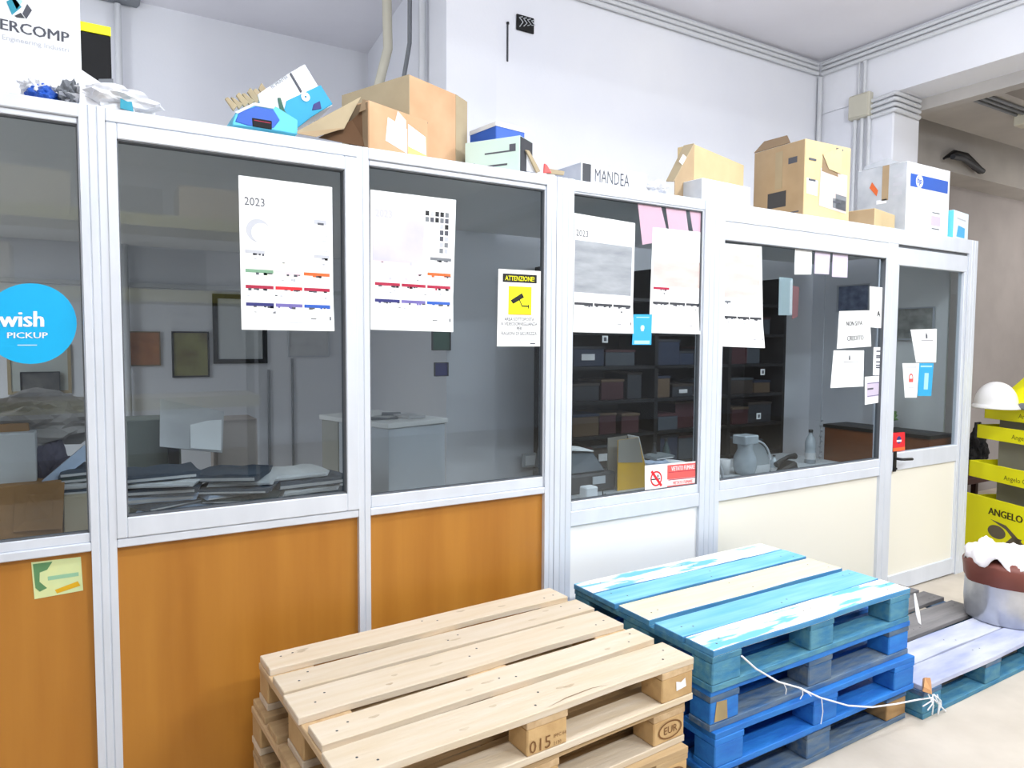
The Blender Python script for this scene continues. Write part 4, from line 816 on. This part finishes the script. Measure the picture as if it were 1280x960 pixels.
for c, (cx, cy, n, hmax) in enumerate([(.26, 3.02, 12, .26), (.52, 3.0, 12, .30), (.78, 3.08, 9, .13)]):
    z = .792
    for k in range(n):
        h_ = rnd.uniform(.010, .026); i = rnd.choice([0, 4, 4, 0]) if k % 2 else rnd.choice([1, 2, 3, 3, 3])
        sheaf(cx+rnd.uniform(-.04, .04), cy+rnd.uniform(-.03, .03), z, rnd.uniform(.24, .31), .22, h_, rnd.uniform(-28, 28), fold[i], ADJ[i]+' folder '+ORD[k if k < n-1 else 11]+' of the '+['left', 'middle', 'right'][c]+' paper stack behind the second window'); z += h_+.009
# upright white papers on top
q = at(240, 535, Y=3.12); r = thing('upright_paper', 'large white sheet folder propped upright on the paper heap', 'folder', (q.x, 3.12, 1.10))
ang = [at(200, 558, Y=3.12), at(278, 566, Y=3.12), at(283, 516, Y=3.12), at(202, 500, Y=3.12)]; base = Vector(r.location); m = MB().mat(paper_o); m.slab([p-base+Vector((0, .06*(i > 1), 0)) for i, p in enumerate(ang)], .01); m.build('cover', r)
MB().mat(paper).slab([p-base+Vector((0, .06*(i > 1)-.004, 0)) for i, p in enumerate([at(238, 560, Y=3.12), at(276, 563, Y=3.12), at(280, 520, Y=3.12), at(240, 516, Y=3.12)])], .003).build('sheet', r)
r = thing('grey_carton', 'beige grey cardboard box behind the upright white folder', 'box', (at(272, 575, Y=3.3).x, 3.3, .792)); MB().box(0, .17, 0, .2, 0, at(285, 525, Y=3.3).z-.792).build('box_body', r, mat('beige grey card', (176, 164, 158), .85), bevel=.003)
r = thing('grey_carton', 'dark grey file box left of the upright white folder', 'box', (at(160, 575, Y=3.28).x, 3.28, .792)); MB().box(0, .2, 0, .2, 0, at(180, 525, Y=3.28).z-.792).build('box_body', r, mat('olive grey card', (130, 136, 130), .85), bevel=.003)
MB().box(.15, .19, -.02, .0, .28, .42).build('end_tab', r, dgrey)
clump('crumpled_film', 'crumpled blue-grey plastic film right of the paper heap', 'film', 305, 600, 3.05, .07, .07, .07, mat('blue grey film', (92, 110, 128), .3, rgb2=(190, 200, 214), scale=12), 41, .4, 3, z=.792)
r = clump('glass_jar_bag', 'clear greenish bag with dark label beside the crumpled film', 'bag', 330, 605, 3.1, .055, .05, .05, mat('olive clear film', (150, 158, 140), .3, rgb2=(110, 118, 104), scale=9), 43, .3, 3, z=.792); MB().box(-.015, .03, -.062, -.055, .07, .1).build('label', r, blackm)
# window 1 clutter
def ibox(name, label, tl, br, Y, dy, mt, rz=0, cat='box', z0=.792):
    a = at(*tl, Y=Y); b = at(*br, Y=Y); r = thing(name, label, cat, (a.x, Y, z0), R_(rz)); w = b.x-a.x; h_ = a.z-z0
    MB().box(0, w, 0, dy, 0, h_).build('box_body', r, mt, bevel=.003); return r, w, h_
r, w, h_ = ibox('cardboard_box', 'brown cardboard box low behind the leftmost window', (-40, 612), (78, 655), 2.80, .22, mat('dull brown card', (176, 132, 84), .85, rgb2=(150, 112, 70), scale=6))
MB().mat(MATS['dull brown card']).slab([(w*.45, -.004, h_*.55), (w, -.03, h_*.55), (w+.01, -.01, h_), (w*.5, -.002, h_)], .004).build('flap', r)
ibox('cardboard_box', 'pale beige box corner at the right of the leftmost window', (79, 622), (112, 660), 2.80, .2, mat('pale beige card', (190, 178, 154), .85))
r, w, h_ = ibox('white_carton', 'white carton standing on the brown box behind the leftmost window', (-40, 545), (46, 612), 2.86, .25, mat('dull white card', (206, 208, 210), .8), z0=at(0, 613, Y=2.80).z)
r, w, h_ = ibox('cardboard_box', 'small tan box above the white carton behind the leftmost window', (-20, 531), (37, 560), 2.92, .2, MATS['dull brown card'], z0=at(0, 545, Y=2.86).z)
clump('dark_bag', 'dark violet bag leaning beside the white carton', 'bag', 64, 590, 2.98, .10, .08, .17, mat('dark violet cloth', (52, 48, 64), .8, rgb2=(84, 78, 96), scale=8), 51, .3, z=.9)
clump('grey_cloth', 'grey folded cloth draped on top of the leftmost clutter', 'cloth', 30, 520, 3.05, .26, .12, .10, mat('warm grey cloth', (140, 134, 132), .9, rgb2=(170, 164, 160), scale=5), 53, .35, z=1.22)
q = [at(52, 602, Y=2.84), at(62, 610, Y=2.84), at(112, 572, Y=2.9), at(106, 556, Y=2.9)]; r = thing('paper_folder', 'pale grey folder leaning diagonally against the aluminium post', 'folder', q[0]); MB().slab([p-q[0] for p in q], .012).build('cover', r, fold[1]); MB().slab([p-q[0]+Vector((0, .014, 0)) for p in q], .008).build('pages', r, paper_o)
for k in range(5):
    z = at(95, 624, Y=2.9).z+.022*k; sheaf(at(100, 600, Y=2.92).x, 2.95, z, .16, .2, .018, -10+5*k, fold[(k*2+4) % 6], ADJ[(k*2+4) % 6]+' folder '+ORD[k if k < 4 else 11]+' of the short stack behind the leftmost post')
# dark shelving on the back wall
r = thing('shelving_unit', 'tall black shelving unit crammed with dark boxes on the back wall', 'shelving', (2.52, 3.5, 0))
SW = 2.02
MB().box(0, SW, .37, .39, 0, 2.1).build('back_panel', r, blackm)
for x in (0, .7, 1.4, SW-.03): MB().box(x, x+.03, 0, .37, 0, 2.1).build('upright', r, blackm)
SHZ = [.12, .50, .80, 1.02, 1.24, 1.46, 1.68, 1.90]
for z in SHZ: MB().box(.03, SW-.03, .0, .37, z-.02, z).build('shelf', r, black)
darks = [mat('charcoal box', (40, 42, 48), .7), mat('brown black box', (56, 46, 40), .7), mat('slate box', (66, 72, 80), .7), mat('dark wine box', (62, 26, 32), .7), mat('dim brown box', (92, 74, 56), .8), mat('dark blue box', (34, 44, 66), .7)]
DN = ['charcoal', 'brown-black', 'slate', 'dark wine', 'dim brown', 'dark blue']
rn = random.Random(4)
for si, z in enumerate(SHZ[1:-1]):
    x = 2.57
    while x < 2.52+SW-.28:
        w = rn.uniform(.12, .26); h_ = rn.uniform(.07, .17); i = rn.randrange(6)
        if any(x < 2.52+u+.04 and x+w > 2.52+u-.01 for u in (.7, 1.4)): x += .05; continue
        b = thing('storage_box', DN[i]+' box on the black shelving unit, shelf '+['second', 'third', 'fourth', 'fifth', 'sixth', 'seventh'][si]+' from the floor', 'box', (x, 3.51+rn.uniform(0, .05), z), 0, 'dark boxes on the black shelving')
        b['label'] = '%s box standing on the %s shelf of the black unit, %s' % (DN[i], ['second', 'third', 'fourth', 'fifth', 'sixth', 'seventh'][si], 'left bay' if x < 3.22 else 'middle bay' if x < 3.92 else 'right bay')
        MB().box(0, w, 0, .25, 0, h_).build('box_body', b, darks[i], bevel=.003); MB().box(-.003, w+.003, -.003, .253, h_, h_+.015).build('box_lid', b, darks[(i+1) % 6])
        if rn.random() < .2: MB().box(w*.3, w*.7, -.005, -.001, h_*.35, h_*.7).build('label', b, paper_o)
        x += w+.02
# tags on the shelf side
for k, (px, py, lab) in enumerate([(756, 424, 'small white tag under the grey-printed calendar'), (953, 465, 'small white tag high on the black shelving'), (948, 520, 'small white square tag lower on the black shelving')]):
    q = at(px, py, Y=3.49); o = MB().mat(paper).box(-.022, .022, -.004, 0, -.022, .022).mat(ink).box(-.01, .01, -.0055, -.004, -.012, .012).build('price_tag'); o.location = q; tag(o, lab, 'tag')
# office desk behind windows 4 and 5
r = thing('office_desk', 'grey desk behind the fourth and fifth windows', 'desk', (1.9, 2.66, 0)); MB().box(0, 2.35, 0, .62, .80, .83).build('desk_top', r, mat('light grey desk', (176, 180, 184), .5), bevel=.003)
for a in (.03, 1.15, 2.27):
    for b in (.04, .53): MB().box(a, a+.05, b, b+.05, 0, .80).build('leg', r, dgrey)
ZD = .831
# yellow file holder
a = at(772, 605, Y=2.85); r = thing('file_holder', 'yellow and grey upright magazine file on the desk behind the fourth window', 'file holder', (a.x, 2.85, ZD), R_(0))
b_ = at(800, 605, Y=2.85); w = b_.x-a.x; hz = at(785, 548, Y=2.85).z-ZD
def prof_(x0, x1, m_, nm, y0, y1):
    h1 = hz*.42; m = MB().mat(m_); P = [(x0, h1*0), (x1, 0), (x1, h1), (x0+(x1-x0)*.72, hz), (x0, hz*.98)]
    m.raw([(p[0], y0, p[1]) for p in P]+[(p[0], y1, p[1]) for p in P], [(4, 3, 2, 1, 0), (5, 6, 7, 8, 9)]+[(i, (i+1) % 5, 5+(i+1) % 5, 5+i) for i in range(5)]); return m.build(nm, r)
prof_(0, w*1.25, yel_d, 'near_side', 0, .006); prof_(.006, w*1.22, mat('grey file card', (150, 146, 138), .8), 'far_side', .09, .096)
MB().mat(yel_d).box(w*1.24, w*1.25, 0, .096, 0, hz*.42).build('front_lip', r); MB().mat(MATS['grey file card']).slab([(w*.0, -.002, hz*.55), (w*1.1, -.002, hz*.50), (w*.9, -.002, hz), (0, -.002, hz*.98)], .002).build('grey_label', r); MB().mat(paper).slab([(w*1.26, .0, hz*.42), (w*1.26, .09, hz*.42), (w*.92, .09, hz+.005), (w*.92, .0, hz+.005)], .004).build('contents', r)
# printer / dark machine
a = at(712, 575, Y=2.9); b_ = at(768, 575, Y=2.9)
r = thing('desk_printer', 'black office printer with white paper edge behind the fourth window', 'printer', (a.x-.05, 2.88, ZD)); w = b_.x-a.x; hz = at(730, 565, Y=2.88).z-ZD
MB().box(0, w+.05, 0, .3, 0, hz*.45).build('printer_body', r, dgrey, bevel=.01); MB().hexa([(.01, .02, hz*.45), (w, .02, hz*.45), (w, .3, hz*.45), (.01, .3, hz*.45)], [(.02, .07, hz), (w*.82, .07, hz*.92), (w*.82, .28, hz*.92), (.02, .28, hz)]).build('lid', r, mat('slate plastic', (62, 74, 86), .4), bevel=.01); MB().mat(paper).slab([(0, .04, hz+.02), (w*.8, .06, hz*.96), (w*.8, .2, hz*.98), (0, .2, hz+.03)], .006).build('paper_edge', r); MB().box(w*.62, w*.9, -.006, 0, hz*.2, hz*.38).build('label', r, lgrey)
a = at(733, 612, Y=2.74); r = thing('white_adaptor', 'small white power adaptor with cable on the desk behind the fourth window', 'adaptor', (a.x, 2.74, ZD)); MB().box(0, .075, 0, .06, 0, .065).build('adaptor_body', r, boxw, bevel=.006); MB().tube([(.075, .03, .03), (.1, .0, .05), (.12, .02, .0+.01), (.16, .05, .008)], .004, 6).build('cable', r, black)
# papers and small stuff near no smoking sign
rn = random.Random(9)
for k in range(7):
    q = at(818+rn.uniform(-12, 30), 590, Y=2.95); o = sheaf(q.x, 2.95+rn.uniform(-.05, .05), ZD+.002+.02*k, .15, .12, .012, rn.uniform(-30, 30), fold[[3, 0, 1, 4, 3, 1, 5][k]], ADJ[[3, 0, 1, 4, 3, 1, 5][k]]+' pad '+ORD[k if k < 6 else 11]+' of the small stack behind the no smoking sign')
def bottle(label, px, Y, h_, rad, mt, z=ZD, cap=black):
    q = at(px, 590, Y=Y); r = thing('bottle', label, 'bottle', (q.x, Y, z)); k = h_
    MB().lathe([(0, 0), (rad, .0), (rad, .35*k), (rad*.92, .4*k), (rad, .46*k), (rad, .62*k), (rad*.75, .74*k), (rad*.36, .86*k), (rad*.36, .92*k)], n=20).build('bottle_body', r, mt); MB().lathe([(rad*.42, .92*k), (rad*.42, k), (0, k)], n=16).build('cap', r, cap); MB().lathe([(rad*1.01, .12*k), (rad*1.01, .32*k)], n=20).build('label', r, paper_o); return r
clear = mat('cloudy clear plastic', (188, 196, 202), .15, rgb2=(150, 158, 166), scale=9)
bottle('clear plastic water bottle with dark cap behind the fifth window', 1012, 2.9, .22, .034, clear)
bottle('small dark bottle behind the no smoking sign, left one', 817, 3.05, .2, .02, dgrey); bottle('small dark bottle behind the no smoking sign, right one', 832, 3.05, .22, .024, fold[4])
r = bottle('small clear bottle between the bagged jar and the ring', 967, 2.78, .11, .02, clear)
# jar in a bag
q = at(931, 590, Y=2.85); r = thing('glass_jar', 'clear glass jar with square top behind the fifth window', 'jar', (q.x, 2.85, ZD)); MB().lathe([(0, 0), (.055, 0), (.068, .04), (.068, .1), (.045, .15), (.05, .19)], n=24).build('jar_body', r, clear); MB().mat(clear).box(-.06, .06, -.05, .05, .18, .235).build('jar_top', r, bevel=.006); MB().lathe([(0, .16), (.012, .16), (.014, .2), (0, .22)], n=12).build('stopper', r, paper)
# arched white tubes (cable ring)
q = at(946, 590, Y=3.0); r = thing('wire_ring', 'white arched tube ring standing behind the fifth window', 'ring', (q.x, 3.0, ZD)); MB().tube([(-.02+.15*math.cos(t), 0, .0+.16*math.sin(t)) for t in [R_(k) for k in range(0, 181, 12)]], .007, 8).build('tube', r, lgrey); MB().mat(mat('pale mesh disc', (150, 156, 160), .6)); m = MB().mat(MATS['pale mesh disc']); m.raw([(-.02+.14*math.cos(R_(k)), .006, .15*math.sin(R_(k))) for k in range(0, 181, 12)]+[(-.02+.14*math.cos(R_(k)), .01, .15*math.sin(R_(k))) for k in range(0, 181, 12)], [tuple(range(16)), tuple(range(31, 15, -1))]); m.build('mesh_disc', r)
q = at(902, 600, Y=2.72); r = thing('wire_ring', 'white curved tube end close to the post at the left of the fifth window', 'ring', (q.x, 2.72, ZD)); MB().tube([(-.08, 0, .16), (-.03, 0, .13), (.0, 0, .07), (.012, 0, .0)], .008, 8).build('tube', r, lgrey)
q = at(905, 585, Y=2.9); r = thing('white_cup', 'white cup on the desk at the left of the fifth window', 'cup', (q.x, 2.9, ZD)); MB().lathe([(0, 0), (.03, 0), (.038, .09), (.034, .09), (.027, .005), (0, .005)], n=20).build('cup_body', r, paper_o)
q = at(985, 588, Y=2.72); r = thing('desk_phone', 'black telephone receiver on the desk behind the sill of the fifth window', 'telephone', (q.x, 2.70, ZD)); MB().hexa([(-.07, 0, 0), (.09, 0, 0), (.09, .12, 0), (-.07, .12, 0)], [(-.05, .02, .03), (.09, .02, .07), (.09, .1, .07), (-.05, .1, .03)]).build('phone_base', r, black, bevel=.012); MB().tube([(-.07, .05, .055), (-.03, .05, .075), (.04, .05, .095), (.10, .05, .095)], [.018, .013, .013, .02], 10).build('handset', r, black)
# brown counter by the pillar
r = thing('brown_counter', 'brown wooden counter with dark top near the office pillar', 'counter', (4.93, 2.62, 0)); MB().box(0, .28, 0, .80, 0, .96).build('counter_body', r, mat('chestnut laminate', (150, 84, 40), .5, rgb2=(120, 64, 30), scale=4, stretch=(.3, .3, 3))); MB().box(-.01, .29, -.01, .81, .96, .985).build('counter_top', r, mat('black counter edge', (30, 28, 28), .5))
q = at(1027, 520, Y=3.3); r = thing('bead_strip', 'thin vertical strip of pale beads hanging in the office', 'strip', (q.x, 3.3, at(1027, 580, Y=3.3).z)); hz = at(1027, 522, Y=3.3).z-r.location.z
MB().box(-.004, .004, .004, .006, 0, 2.285-r.location.z).build('ribbon', r, lgrey)
for k in range(9):
    m = MB().mat(lgrey); m.lathe([(.0001, -.012), (.011, -.006), (.011, .006), (.0001, .012)], n=10); m.v = [(v[0]+.006*(-1)**k, v[1], v[2]+hz*(k+.5)/9) for v in m.v]; m.build('bead', r)
q = at(1100, 515, Y=3.2); r = thing('small_plant', 'small green plant pot on the brown counter behind the post', 'plant', (5.03, 2.98, .985)); MB().lathe([(0, 0), (.03, 0), (.04, .06), (0, .06)], n=14).build('pot', r, yel_d)
cv, cf = crumple(.06, .06, .05, 61, .5, 3); MB().raw([(v[0], v[1], v[2]+.05) for v in cv], cf).build('foliage', r, mat('dull leaf', (110, 150, 80), .7)); cv, cf = crumple(.02, .02, .02, 62, .5, 3); MB().raw([(v[0], v[1], v[2]+.15) for v in cv], cf).build('flower', r, pinkr)

# ================================================================== RACK ADDED BEHIND THE VIEWPOINT (unseen, there for the left windows to mirror)
r = thing('storage_rack', 'olive warehouse rack added behind the viewpoint for the left windows to mirror', 'rack', (-1.6, -3.6, 0))
for x in (0, 1.6, 3.2):
    for y in (0, .7): MB().box(x, x+.08, y, y+.08, 0, 3.3).build('upright', r, dgrey)
for z in (.9, 2.0, 2.75):
    for y in (.02, .72): MB().box(.08, 3.2, y, y+.05, z, z+.12).build('beam', r, mat('olive beam paint', (150, 140, 70), .5))
    MB().box(.08, 3.2, .07, .72, z+.1, z+.12).build('shelf_board', r, kraft_g)
for k, (x, z, w, h_, m_) in enumerate([(.2, 2.87, .6, .3, grey), (.95, 2.87, .55, .36, kraft_g), (1.8, 2.87, .5, .28, dgrey), (2.45, 2.87, .6, .34, kraft), (.3, 2.12, .7, .4, kraft_g), (1.9, 2.12, .8, .42, dgrey)]):
    b = thing('rack_carton', ['grey carton at the rack top, far end', 'drab carton beside the grey one on the rack top', 'dark carton on the rack top', 'brown carton at the near end of the rack top', 'wide drab carton on the middle rack level', 'wide dark carton on the middle rack level'][k], 'box', (-1.6+x, -3.45, z), 0, 'cartons on the olive rack'); MB().box(0, w, 0, .5, 0, h_).build('box_body', b, m_, bevel=.004); MB().box(w*.46, w*.54, -.001, .501, h_, h_+.001).build('tape', b, kraft_in)
